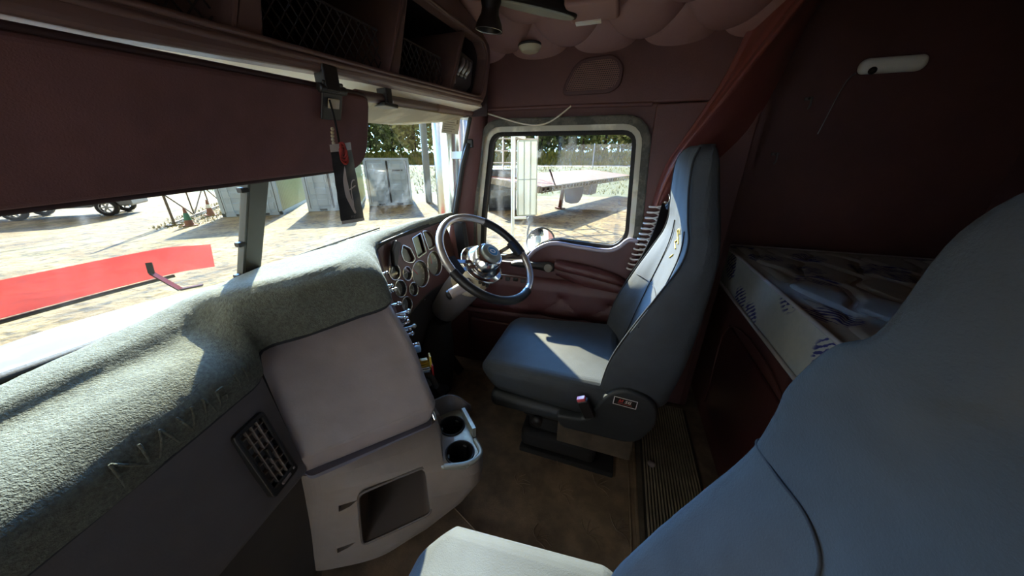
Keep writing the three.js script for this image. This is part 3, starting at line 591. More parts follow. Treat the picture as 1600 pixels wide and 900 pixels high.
  const l = part('courtesy_lamp', [sideSlab(outl(0.022, 0.026), 1.556, 0.014, { bevel: 0.003 })], std({ color: '#a79c86', roughness: 0.5 }), d);
  part('lamp_lens', [sideSlab(outl(0.013, 0.022), 1.553, 0.01, { bevel: 0.002 })], std({ color: '#6b5a4c', roughness: 0.25 }), l);
  const w = structGroup('window_3'); used.set('window_3', 1);
  part('pane', [shapePlane(offset(WIN, 0.015), 1.652)], M.doorGlass, w);
}
// rear pillar panel, upper wall moulding with its ledge
struct('trim_4', [sideSlab(poly([[0.1, 0.02], [0.1, 0.92], [0.1, 1.49], [0.47, 1.49], [0.47, 0.02]], 0.01), 1.612, 0.03, { bevel: 0.006 }), sideSlab(poly([[-0.68, 1.5], [-0.68, 1.72], [0.46, 1.72], [0.46, 1.49]], 0.01), 1.6, 0.045, { bevel: 0.008 }), tube([[1.606, 1.5, -0.69], [1.604, 1.497, -0.3], [1.606, 1.49, 0.08]], 0.009, 8)], M.vinyl);

// ---------------------------------------------------------------- dashboard
const dn = fbm(301, 8, 5, 0.6);
{
  const c = [
    [[-0.31, 0.885, -0.855], [-0.31, 0.905, -0.835], [-0.31, 0.908, -0.8], [-0.31, 0.888, -0.765], [-0.31, 0.875, -0.66], [-0.31, 0.84, -0.605], [-0.31, 0.775, -0.6]],
    [[0.1, 0.888, -0.975], [0.1, 0.912, -0.95], [0.1, 0.912, -0.89], [0.1, 0.888, -0.855], [0.1, 0.875, -0.76], [0.1, 0.83, -0.7], [0.1, 0.77, -0.706]],
    [[0.3, 0.892, -1.033], [0.3, 0.92, -1.0], [0.3, 0.918, -0.935], [0.3, 0.89, -0.89], [0.3, 0.875, -0.8], [0.305, 0.832, -0.748], [0.31, 0.772, -0.76]],
    [[0.4, 0.893, -1.06], [0.39, 0.93, -1.02], [0.39, 0.932, -0.95], [0.39, 0.908, -0.9], [0.385, 0.88, -0.835], [0.39, 0.838, -0.785], [0.392, 0.778, -0.785]],
    [[0.47, 0.895, -1.08], [0.455, 0.938, -1.03], [0.45, 0.955, -0.93], [0.445, 0.947, -0.885], [0.44, 0.92, -0.85], [0.437, 0.875, -0.826], [0.43, 0.826, -0.815]],
    [[0.55, 0.895, -1.105], [0.545, 0.94, -1.05], [0.54, 0.965, -0.885], [0.54, 0.955, -0.835], [0.54, 0.925, -0.803], [0.54, 0.875, -0.786], [0.532, 0.828, -0.773]],
    [[0.68, 0.897, -1.125], [0.68, 0.945, -1.07], [0.675, 0.97, -0.845], [0.67, 0.957, -0.79], [0.668, 0.925, -0.757], [0.665, 0.875, -0.738], [0.658, 0.828, -0.722]],
    [[0.82, 0.925, -1.068], [0.815, 0.955, -1.04], [0.8, 0.975, -0.86], [0.79, 0.962, -0.785], [0.785, 0.93, -0.735], [0.775, 0.88, -0.7], [0.765, 0.836, -0.68]],
    [[0.93, 0.955, -1.02], [0.92, 0.967, -0.995], [0.9, 0.98, -0.92], [0.88, 0.974, -0.86], [0.86, 0.957, -0.81], [0.845, 0.932, -0.777], [0.84, 0.905, -0.765]],
    [[1.02, 0.968, -0.985], [1.02, 0.978, -0.97], [1.0, 0.986, -0.94], [0.99, 0.984, -0.915], [0.98, 0.979, -0.892], [0.972, 0.97, -0.876], [0.966, 0.958, -0.87]],
    [[1.25, 0.985, -0.92], [1.25, 0.992, -0.912], [1.25, 0.996, -0.9], [1.25, 0.995, -0.89], [1.25, 0.99, -0.88], [1.25, 0.982, -0.872], [1.25, 0.974, -0.868]],
    [[1.54, 1.0, -0.852], [1.54, 1.003, -0.85], [1.54, 1.004, -0.848], [1.54, 1.003, -0.845], [1.54, 0.999, -0.842], [1.54, 0.994, -0.84], [1.54, 0.988, -0.84]],
  ];
  const rows = c[0].map((_, j) => c.map((q) => q[j]));
  const sheet = surf(rows, 200, 110, { bump: (p) => [p[0], p[1] + 0.007 * (dn(p[0] * 1.3, p[2] * 1.3) - 0.5), p[2] + 0.004 * (dn(p[0] * 3, p[1] * 3) - 0.5)] });
  const o = thing('dash_mat', 'grey-green fleece dashboard mat draped over the whole dash top with a bound dark hem', 'mat');
  part('fleece', thick(sheet, 0.01), M.carpet, o);
  part('bound_hem', [tube(c.map((q) => q[6]), 0.0095, 8, 120)], M.carpetHem, o);
  // raised letters along the hem in front of the passenger, reading from the windscreen side
  const word = ['N', 'A', 'V', 'A', 'G', 'I', 'K'];
  const font = { N: [[0, 0, 0, 1], [0, 1, 1, 0], [1, 0, 1, 1]], V: [[0, 1, 0.5, 0], [0.5, 0, 1, 1]], A: [[0, 0, 0.5, 1], [0.5, 1, 1, 0], [0.25, 0.4, 0.75, 0.4]], I: [[0.5, 0, 0.5, 1]], G: [[0.9, 0.9, 0.2, 0.9], [0.2, 0.9, 0.1, 0.1], [0.1, 0.1, 0.9, 0.1], [0.9, 0.1, 0.9, 0.5], [0.9, 0.5, 0.5, 0.5]], K: [[0, 0, 0, 1], [0, 0.4, 0.9, 1], [0.3, 0.6, 1, 0]] };
  word.forEach((ch, k) => {
    const on = (q, t) => { const x = lerp(0.11, 0.385, q), u = (x < 0.3 ? 1 + (x - 0.1) / 0.2 : 2 + (x - 0.3) / 0.1) / 11, v = lerp(5.78, 4.95, t) / 6, p = V(...sampleRow(rows.map((r) => sampleRow(r, u, false)), v, false)); return p.add(V(-0.001, 0.0045, 0.0105)); };
    const strokes = font[ch].map(([a, b, e, f]) => tube([0, 0.33, 0.67, 1].map((t) => on((k + 0.12 + 0.7 * lerp(a, e, t)) / word.length, lerp(b, f, t))), 0.0026, 6));
    part('raised_letter', strokes, M.carpet, o);
  });
}
// passenger side: flat fascia with air vent, kick panel below
{
  const o = thing('passenger_dash_panel', 'flat grey dash fascia in front of the passenger with a black air vent', 'dashboard');
  const rows = [[[-0.31, 0.8, -0.62], [0.12, 0.8, -0.73], [0.397, 0.8, -0.81]], [[-0.31, 0.78, -0.612], [0.12, 0.78, -0.722], [0.397, 0.78, -0.798]], [[-0.31, 0.62, -0.615], [0.14, 0.62, -0.708], [0.395, 0.62, -0.766]], [[-0.31, 0.5, -0.622], [0.15, 0.5, -0.698], [0.391, 0.5, -0.736]], [[-0.31, 0.475, -0.635], [0.15, 0.475, -0.703], [0.391, 0.475, -0.74]], [[-0.31, 0.46, -0.665], [0.15, 0.46, -0.73], [0.391, 0.46, -0.76]]];
  part('fascia', thick(surf(rows, 24, 40), 0.015), M.taupeDark, o);
  const kick = part('kick_panel', thick(surf([[[-0.31, 0.475, -0.66], [0.15, 0.475, -0.72], [0.395, 0.475, -0.755]], [[-0.31, 0.25, -0.7], [0.15, 0.25, -0.75], [0.39, 0.25, -0.775]], [[-0.31, 0.0, -0.74], [0.15, 0.0, -0.79], [0.385, 0.0, -0.81]]], 12, 12), 0.02), std({ color: '#4a4541', roughness: 0.6, map: TX.worn, bumpMap: TX.grain, bumpScale: 0.0003 }), o);
  for (const [x, y, z] of [[0.375, 0.36, -0.757], [0.352, 0.3, -0.76], [0.372, 0.17, -0.778], [0.35, 0.12, -0.783]]) part('bolt', [new THREE.SphereGeometry(0.007, 8, 6).scale(1, 1, 0.5).translate(x, y, z)], M.steel, kick);
  const O = [0.322, 0.612, -0.738], U = [0.968, 0, -0.25], W = [0, 0.975, -0.22], on = (g) => onto(g, O, U, W);
  const v = part('air_vent', [on(slab(poly([[-0.042, -0.1], [0.042, -0.1], [0.042, 0.1], [-0.042, 0.1]], 0.012), 0.022, { bevel: 0.004, holes: [poly([[-0.03, -0.075], [0.03, -0.075], [0.03, 0.088], [-0.03, 0.088]], 0.004)] }))], M.black, o);
  part('vent_duct', [on(box(0.066, 0.168, 0.004, 0, 0.006, -0.004))], M.black, v);
  for (const x of [-0.015, 0.0005, 0.016]) part('vane', [on(box(0.0026, 0.163, 0.008, x, 0.006, 0.015))], std({ color: '#94877a', roughness: 0.45 }), v);
  for (let k = 0; k < 6; k++) part('louver', [on(turn(box(0.06, 0.0034, 0.011), [1, 0, 0], 14).translate(0, -0.058 + k * 0.0265, 0.012))], std({ color: '#7d7064', roughness: 0.45 }), v);
  part('vent_knob', [on(rbox(0.008, 0.03, 0.012, 0.003, 0.0005, 0.004, 0.02))], M.black, v);
  part('thumb_wheel', [on(rbox(0.03, 0.008, 0.008, 0.003, 0.002, -0.087, 0.021)), on(rbox(0.006, 0.006, 0.006, 0.002, 0.03, -0.084, 0.021))], M.taupe, v);
  part('key_slot', [onto(slab(Array.from({ length: 16 }, (_, k) => new THREE.Vector2(0.006 * Math.cos(k / 16 * 6.283), 0.014 * Math.sin(k / 16 * 6.283))), 0.004), [0.378, 0.512, -0.737], U, W)], M.black, o);
}
// centre: cover panel, wood-look switch panel facing the driver
{
  const o = thing('centre_dash_cover', 'plain taupe cover panel on the passenger side of the centre dash, below the mat', 'dashboard');
  const rows = [
    [[0.44, 0.85, -0.875], [0.605, 0.85, -0.81], [0.75, 0.85, -0.745], [0.78, 0.85, -0.735], [0.805, 0.85, -0.76]],
    [[0.434, 0.805, -0.845], [0.594, 0.805, -0.77], [0.735, 0.805, -0.703], [0.766, 0.805, -0.688], [0.793, 0.805, -0.716]],
    [[0.418, 0.7, -0.798], [0.57, 0.7, -0.705], [0.705, 0.7, -0.62], [0.738, 0.7, -0.6], [0.765, 0.7, -0.628]],
    [[0.41, 0.6, -0.766], [0.55, 0.6, -0.655], [0.67, 0.6, -0.56], [0.704, 0.6, -0.54], [0.73, 0.6, -0.565]],
    [[0.402, 0.525, -0.742], [0.535, 0.53, -0.622], [0.65, 0.535, -0.522], [0.682, 0.537, -0.5], [0.71, 0.54, -0.522]],
    [[0.4, 0.512, -0.737], [0.532, 0.517, -0.617], [0.647, 0.522, -0.517], [0.678, 0.524, -0.496], [0.708, 0.527, -0.517]],
    [[0.4, 0.475, -0.74], [0.53, 0.478, -0.628], [0.643, 0.482, -0.53], [0.672, 0.486, -0.51], [0.702, 0.49, -0.53]],
    [[0.402, 0.462, -0.76], [0.535, 0.465, -0.65], [0.65, 0.47, -0.553], [0.68, 0.473, -0.54], [0.705, 0.478, -0.55]],
  ];
  part('cover', thick(surf(rows, 48, 60), 0.014), M.taupe, o);
  part('ledge', [slab(poly([[0.39, 0.76], [0.39, 0.7], [0.5, 0.612], [0.66, 0.485], [0.72, 0.52]], 0.01), 0.012).rotateX(-Math.PI / 2).translate(0, 0.456, 0)], std({ color: '#6d6c78', roughness: 0.5, bumpMap: TX.grain, bumpScale: 0.0003 }), o);
}
{
  const o = thing('switch_panel', 'dark wood-look switch panel crowded with chrome toggles, seen nearly edge-on', 'switch panel');
  const L = [[0.785, 0.88, -0.735], [0.768, 0.72, -0.645], [0.73, 0.6, -0.575], [0.705, 0.5, -0.53]], Rr = [[0.955, 0.955, -0.872], [0.945, 0.78, -0.84], [0.93, 0.62, -0.81], [0.9, 0.5, -0.77]];
  part('panel_face', thick(surf(L.map((a, i) => [a, V(...a).lerp(V(...Rr[i]), 0.5).toArray(), Rr[i]]), 12, 20), 0.012), M.burlWood, o);
  const n = V(0.668, 0.1, 0.744).normalize(), at = (u, v) => { const a = sampleRow(L, v, false), b = sampleRow(Rr, v, false); return V(...a).lerp(V(...b), u); };
  let k = 0;
  for (const v of [0.02, 0.09, 0.16, 0.24, 0.31, 0.38, 0.45]) for (const u of [0.08, 0.34]) {
    const p = at(u, v), tip = p.clone().addScaledVector(n, 0.034).add(V(0, (k++ % 3 - 1) * 0.012, 0));
    const s = part('toggle', [tube([p, tip], 0.0045, 8), new THREE.SphereGeometry(0.0075, 10, 8).translate(tip.x, tip.y, tip.z)], M.chrome, o);
    part('toggle_collar', [onto(lathe([[0.011, 0], [0.011, 0.006], [0.006, 0.01]], 14).rotateX(Math.PI / 2), p, [0.744, 0, -0.668], [0, 1, 0])], M.chrome, s);
  }
  for (const [u, v, d] of [[0.05, 0.06, 0.05], [0.04, 0.21, 0.055], [0.08, 0.33, 0.05]]) { const p = at(u, v), e = p.clone().addScaledVector(n, d); part('lever', [tube([p, e], 0.004, 8), new THREE.SphereGeometry(0.008, 10, 8).translate(e.x, e.y, e.z)], M.steel, o); }
  { const p = at(0.06, 0.5), e = p.clone().addScaledVector(n, 0.03); part('blue_knob', [onto(lathe([[0, 0.014], [0.012, 0.012], [0.014, 0], [0.01, -0.02]], 16).rotateX(Math.PI / 2), e, [0.744, 0, -0.668], [0, 1, 0])], M.paleBlue, o, 'pale blue knob'); }
  { const p = at(0.16, 0.52), e = p.clone().addScaledVector(n, 0.035); part('chrome_knob', [onto(lathe([[0, 0.012], [0.014, 0.01], [0.015, -0.006], [0.006, -0.03]], 16).rotateX(Math.PI / 2), e, [0.744, 0, -0.668], [0, 1, 0])], M.chrome, o); }
  for (let i = 0; i < 5; i++) { const p = at(0.12, 0.63 + 0.022 * i).addScaledVector(n, 0.03); part('brake_knob_rib', [onto(rbox(0.018, 0.006, 0.05, 0.002), p, [0.744, 0, -0.668], [0, 1, 0])], i < 3 ? M.yellow : M.chrome, o); }
  { const p = at(0.12, 0.65).addScaledVector(n, 0.062); part('yellow_brake_plate', [onto(rbox(0.03, 0.045, 0.006, 0.002), p, [0.744, 0, -0.668], [0, 1, 0])], M.yellow, o, 'yellow brake button'); }
  { const p = at(0.14, 0.75).addScaledVector(n, 0.06); part('red_brake_plate', [onto(rbox(0.03, 0.045, 0.006, 0.002), p, [0.744, 0, -0.668], [0, 1, 0])], M.red, o, 'red brake button'); }
  { const p = at(0.1, 0.78); part('trailer_brake_lever', [tube([p, p.clone().addScaledVector(n, 0.04), p.clone().addScaledVector(n, 0.055).add(V(0, -0.05, 0.01))], 0.011, 10)], M.black, o); }
  for (const v of [0.86, 0.93]) { const p = at(0.1, v); part('toggle', [tube([p, p.clone().addScaledVector(n, 0.03)], 0.005, 8)], M.chrome, o); }
  { const p = at(0.3, 0.9).addScaledVector(n, 0.04); const hs = part('handset', [onto(rbox(0.045, 0.07, 0.03, 0.008), p, [0.744, 0.1, -0.668], [0, 1, 0])], std({ color: '#5e6163', roughness: 0.5 }), o, 'grey radio handset'); part('handset_button', [onto(rbox(0.018, 0.018, 0.008, 0.003), p.clone().addScaledVector(n, 0.016).add(V(-0.004, 0.012, 0)), [0.744, 0.1, -0.668], [0, 1, 0])], M.black, hs); }
  part('chrome_edge', [tube([[0.716, 0.545, -0.528], [0.703, 0.5, -0.512], [0.69, 0.462, -0.49]], 0.008, 8)], M.chrome, o);
}
// instrument panel
{
  const o = thing('instrument_panel', 'burgundy wood-look instrument panel with chrome-ringed round gauges in front of the driver', 'gauge panel');
  const vv = V(0, 0.979, -0.2055), O = V(1, 0.98, -0.88), sy = (y) => (y - 0.98) / 0.979, on = (g, d = 0) => onto(g, [0, 0.98 + d * 0.2055, -0.88 + d * 0.979], [1, 0, 0], vv);
  const round = [[1.187, 0.775, 0.062], [1.319, 0.787, 0.061], [1.022, 0.838, 0.033], [1.097, 0.806, 0.03], [1.108, 0.729, 0.03], [1.027, 0.762, 0.036], [1.037, 0.686, 0.032], [1.404, 0.828, 0.028], [1.412, 0.758, 0.027]];
  const odd = [poly([[1.122, 0.928], [1.163, 0.902], [1.176, 0.852], [1.155, 0.842], [1.128, 0.848], [1.1, 0.866], [1.098, 0.9]].map(([x, y]) => [x, sy(y)]), 0.008), poly([[1.197, 0.94], [1.272, 0.95], [1.272, 0.858], [1.2, 0.85]].map(([x, y]) => [x, sy(y)]), 0.006), poly([[1.288, 0.955], [1.345, 0.945], [1.375, 0.905], [1.372, 0.866], [1.3, 0.862]].map(([x, y]) => [x, sy(y)]), 0.01)];
  const circle = (x, y, r) => Array.from({ length: 36 }, (_, k) => new THREE.Vector2(x + r * Math.cos(k / 36 * 6.2832), sy(y) + r * Math.sin(k / 36 * 6.2832)));
  const outline = poly([[0.958, sy(0.96)], [1.5, sy(0.985)], [1.53, sy(0.9)], [1.53, sy(0.66)], [1.35, sy(0.668)], [1.24, sy(0.675)], [1.12, sy(0.655)], [1.03, sy(0.625)], [0.94, sy(0.6)]], 0.012);
  part('panel_face', [on(slab(outline, 0.02, { bevel: 0.003, holes: [...round.map((q) => circle(...q)), ...odd] }), -0.02)], M.burlWood, o);
  part('panel_backing', [on(slab(outline, 0.01), -0.055)], M.blackMatt, o);
  const dial = fmtLabel(1, 1, (x, w) => { x.fillStyle = '#94978e'; x.fillRect(0, 0, w, w); x.translate(w / 2, w / 2); x.strokeStyle = '#f6f6ee'; for (let k = 0; k <= 40; k++) { x.save(); x.rotate((-135 + k * 6.75) * Math.PI / 180); x.lineWidth = k % 5 ? 3 : 7; x.beginPath(); x.moveTo(0, -w * 0.45); x.lineTo(0, -w * (k % 5 ? 0.4 : 0.36)); x.stroke(); x.restore(); } }, 256);  // light grey ground: glass reflections painted into the dial
  round.forEach(([x, y, r], k) => {
    const g = part('gauge', [on(new THREE.CylinderGeometry(r, r, 0.022, 36, 1, true).rotateX(Math.PI / 2).translate(x, sy(y), -0.013))], M.black, o);
    part('chrome_ring', [on(new THREE.TorusGeometry(r + 0.001, 0.0032, 8, 40).translate(x, sy(y), 0.001))], M.chrome, g);
    const f = on(new THREE.CircleGeometry(r, 36).translate(x, sy(y), -0.02)); f.userData.ready = true; part('dial_face', f, dial, g);
    const a = 2.2 - k * 0.7; part('needle', [on(bar([x, sy(y), -0.016], [x + 0.75 * r * Math.cos(a), sy(y) + 0.75 * r * Math.sin(a), -0.016], 0.003, 0.002, V(0, 0, 1)))], k < 2 ? M.red : M.white, g);
    part('gauge_glass', [on(new THREE.CircleGeometry(r, 36).translate(x, sy(y), -0.003))], M.dialGlass, g);
  });
  odd.forEach((q, k) => {
    const g = part(k === 1 ? 'display' : 'lamp_window', [on(slab(offset(q, 0.003), 0.004, { holes: [q] }), 0.0)], M.chrome, o);
    part('window_well', [on(slab(offset(q, 0.002), 0.02, { holes: [q] }), -0.022)], M.black, g);
    part('screen_face', [on(slab(q, 0.003), -0.022)], k === 1 ? M.lcd : M.dialFace, g);
  });
  part('brake_paddle', [on(slab(poly([[1.0, sy(0.868)], [1.015, sy(0.86)], [1.06, sy(0.92)], [1.082, sy(0.944)], [1.055, sy(0.962)], [1.02, sy(0.93)]], 0.006), 0.02, { bevel: 0.004 }), 0.012)], M.black, o, 'black paddle lever');
  for (const [x, y] of [[1.16, 0.66], [1.0, 0.615]]) part('panel_screw', [on(new THREE.SphereGeometry(0.006, 8, 6).scale(1, 1, 0.4).translate(x, sy(y), 0.002))], M.steel, o);
  part('panel_hood', [tube([[0.96, 0.966, -0.868], [1.2, 0.978, -0.866], [1.52, 0.99, -0.85]], 0.007, 8)], M.rubber, o);
  part('under_cover', thick(surf([[[0.94, 0.62, -0.81], [1.2, 0.675, -0.82], [1.55, 0.66, -0.82]], [[0.92, 0.4, -0.83], [1.2, 0.45, -0.86], [1.55, 0.42, -0.87]], [[0.9, 0.12, -0.95], [1.2, 0.15, -1.0], [1.55, 0.12, -1.0]]], 16, 16), 0.012), std({ color: '#3a3532', roughness: 0.7 }), o);
}
// side air vent between the gauges and the door
{
  const o = thing('side_air_vent', 'black slatted air vent at the end of the dash beside the door', 'air vent');
  const O = [1.515, 0.86, -0.79], U = [0.55, 0, -0.835], W = [0, 0.98, -0.2], on = (g) => onto(g, O, U, W);
  part('vent_frame', [on(slab(poly([[-0.05, -0.11], [0.05, -0.11], [0.05, 0.11], [-0.05, 0.11]], 0.014), 0.025, { bevel: 0.004, holes: [poly([[-0.036, -0.09], [0.036, -0.09], [0.036, 0.09], [-0.036, 0.09]], 0.006)] }))], M.black, o);
  part('vent_back', [on(box(0.08, 0.19, 0.004, 0, 0, 0.002))], M.black, o);
  for (let k = 0; k < 9; k++) part('slat', [on(turn(box(0.072, 0.002, 0.014), [1, 0, 0], 25).translate(0, -0.08 + k * 0.02, 0.014))], M.black, o);
}
// lower centre console
{
  const o = thing('centre_console', 'brown-grey centre console with a deep square pocket and two drink wells', 'console');
  const far = (y) => [[0.76, y, -0.56], [0.77, y, -0.76], [0.55, y, -0.79]];
  const ring = (y, ...q) => [...q.map(([x, z]) => [x, y, z]), ...far(y), [0.4, y, Math.min(-0.775, q[0][1] - 0.02)]];
  const body = loft([
    ring(0.462, [0.397, -0.705], [0.5, -0.618], [0.6, -0.535], [0.66, -0.49], [0.69, -0.487], [0.715, -0.5], [0.735, -0.52], [0.75, -0.535]),
    ring(0.44, [0.394, -0.703], [0.49, -0.598], [0.575, -0.505], [0.628, -0.452], [0.65, -0.447], [0.69, -0.472], [0.72, -0.492], [0.745, -0.515]),
    ring(0.408, [0.391, -0.703], [0.478, -0.578], [0.545, -0.478], [0.585, -0.415], [0.605, -0.415], [0.66, -0.45], [0.71, -0.478], [0.745, -0.505]),
    ring(0.396, [0.39, -0.703], [0.474, -0.572], [0.538, -0.468], [0.572, -0.402], [0.612, -0.332], [0.66, -0.31], [0.71, -0.36], [0.765, -0.43]),
    ring(0.36, [0.386, -0.708], [0.465, -0.573], [0.532, -0.466], [0.572, -0.395], [0.618, -0.318], [0.672, -0.308], [0.722, -0.36], [0.775, -0.43]),
    ring(0.3, [0.38, -0.723], [0.452, -0.58], [0.525, -0.46], [0.572, -0.388], [0.622, -0.32], [0.676, -0.316], [0.728, -0.372], [0.775, -0.44]),
    ring(0.2, [0.372, -0.75], [0.44, -0.605], [0.515, -0.485], [0.568, -0.415], [0.617, -0.372], [0.668, -0.37], [0.722, -0.42], [0.77, -0.47]),
    ring(0.1, [0.363, -0.775], [0.42, -0.655], [0.48, -0.555], [0.532, -0.495], [0.58, -0.463], [0.64, -0.455], [0.7, -0.485], [0.755, -0.52]),
    ring(0.02, [0.359, -0.79], [0.4, -0.705], [0.452, -0.625], [0.5, -0.578], [0.55, -0.555], [0.62, -0.54], [0.69, -0.555], [0.75, -0.58]),
  ], 96, 80, { crease: 0.7, linV: true });
  const ev = new Evaluator(); ev.useGroups = false; ev.attributes = ['position', 'normal', 'uv'];
  const br = (g) => { const b = new Brush(outward(metric(g))); b.updateMatrixWorld(); return b; };
  // the passenger-side face: s along it, t up it, d into the console
  const cr4 = [[0.429, 0.144, -0.626], [0.546, 0.22, -0.443], [0.563, 0.405, -0.455], [0.442, 0.372, -0.605]].map((q) => V(...q)), inward = V(0.8, -0.06, -0.6);
  const face = (s, t, d) => cr4[0].clone().lerp(cr4[1], s).lerp(cr4[3].clone().lerp(cr4[2], s), t).addScaledVector(inward, d);
  const block = (outl, d0, d1, taper = 0) => { const c = [outl.reduce((a, q) => a + q.x, 0) / outl.length, outl.reduce((a, q) => a + q.y, 0) / outl.length]; return loft([d0, d1].map((d, k) => outl.map((q) => face(lerp(q.x, c[0], k * taper), lerp(q.y, c[1], k * taper), d).toArray())), outl.length, 1, { linU: true, linV: true, crease: 0.5 }); };
  const sq = poly([[0, 0], [1, 0], [1, 1], [0, 1]], 0.1);
  let cut = ev.evaluate(br(body), br(block(sq, -0.06, 0.2)), SUBTRACTION);
  const slots = [[-0.22, 0.84], [-0.3, 0.02]].map(([s, t]) => poly([[s - 0.12, t - 0.07], [s + 0.1, t - 0.02], [s + 0.24, t + 0.06], [s - 0.12, t + 0.07]], 0.02));
  for (const q of slots) cut = ev.evaluate(cut, br(block(q, -0.05, 0.035, 0.35)), SUBTRACTION);
  const cups = [[0.732, -0.452, 0.044], [0.643, -0.376, 0.046]];
  for (const [x, z] of cups) cut = ev.evaluate(cut, br(new THREE.CylinderGeometry(0.05, 0.046, 0.2, 32).translate(x, 0.39, z)), SUBTRACTION);
  part('console_body', cut.geometry, M.consoleBrown, o);
  const liner = std({ color: '#75695f', roughness: 0.7 }), inn = sq.map((q) => new THREE.Vector2(lerp(q.x, 0.5, 0.02), lerp(q.y, 0.5, 0.02)));
  part('pocket_liner', [gridGeo(sq.length, 1, (u, v) => face(inn[Math.round(u * sq.length) % sq.length].x, inn[Math.round(u * sq.length) % sq.length].y, lerp(0.0, 0.195, v)).toArray()), block(inn, 0.19, 0.195)], liner, o);
  part('pocket_rim', [tube(sq.map((q) => face(lerp(q.x, 0.5, -0.02), lerp(q.y, 0.5, -0.02), -0.003)), 0.0045, 6, 90, true)], std({ color: '#5a524d', roughness: 0.5 }), o);
  const circ = (x, z, r) => Array.from({ length: 32 }, (_, q) => new THREE.Vector2(x + r * Math.cos(q / 32 * 6.2832), -(z + r * Math.sin(q / 32 * 6.2832))));
  const t = part('drink_tray', [slab(poly([[0.572, 0.405], [0.606, 0.332], [0.662, 0.313], [0.712, 0.362], [0.79, 0.43], [0.815, 0.47], [0.78, 0.545], [0.67, 0.477]], 0.014), 0.012, { bevel: 0.003, holes: cups.map(([x, z, r]) => circ(x, z, r)) }).rotateX(-Math.PI / 2).translate(0, 0.392, 0)], M.silver, o);
  for (const [x, z, r] of cups) { const w = part('drink_well', [lathe([[r + 0.001, 0.01], [r + 0.001, 0.017], [r - 0.004, 0.017], [r - 0.007, -0.09], [0, -0.09]], 32).translate(x, 0.391, z)], M.black, t); for (let k = 0; k < 3; k++) part('spring_finger', [rbox(0.016, 0.05, 0.008, 0.003).translate(0, -0.02, -r + 0.009).rotateY(k * 2.09 + 0.5).translate(x, 0.391, z)], M.black, w); }
  part('tray_lip', [tube([[0.583, 0.404, -0.397], [0.62, 0.404, -0.332], [0.662, 0.404, -0.312], [0.705, 0.404, -0.35]], 0.008, 8)], M.silver, t);
  part('tray_side_rail', [bar([0.718, 0.42, -0.358], [0.79, 0.42, -0.435], 0.012, 0.04)], M.silver, t);
  part('rear_cowl', thick(surf([[[0.75, 0.4, -0.52], [0.8, 0.4, -0.48], [0.825, 0.4, -0.42]], [[0.745, 0.475, -0.535], [0.81, 0.465, -0.49], [0.83, 0.42, -0.425]]], 12, 6, { linV: true }), 0.01), M.taupeDark, o);
}

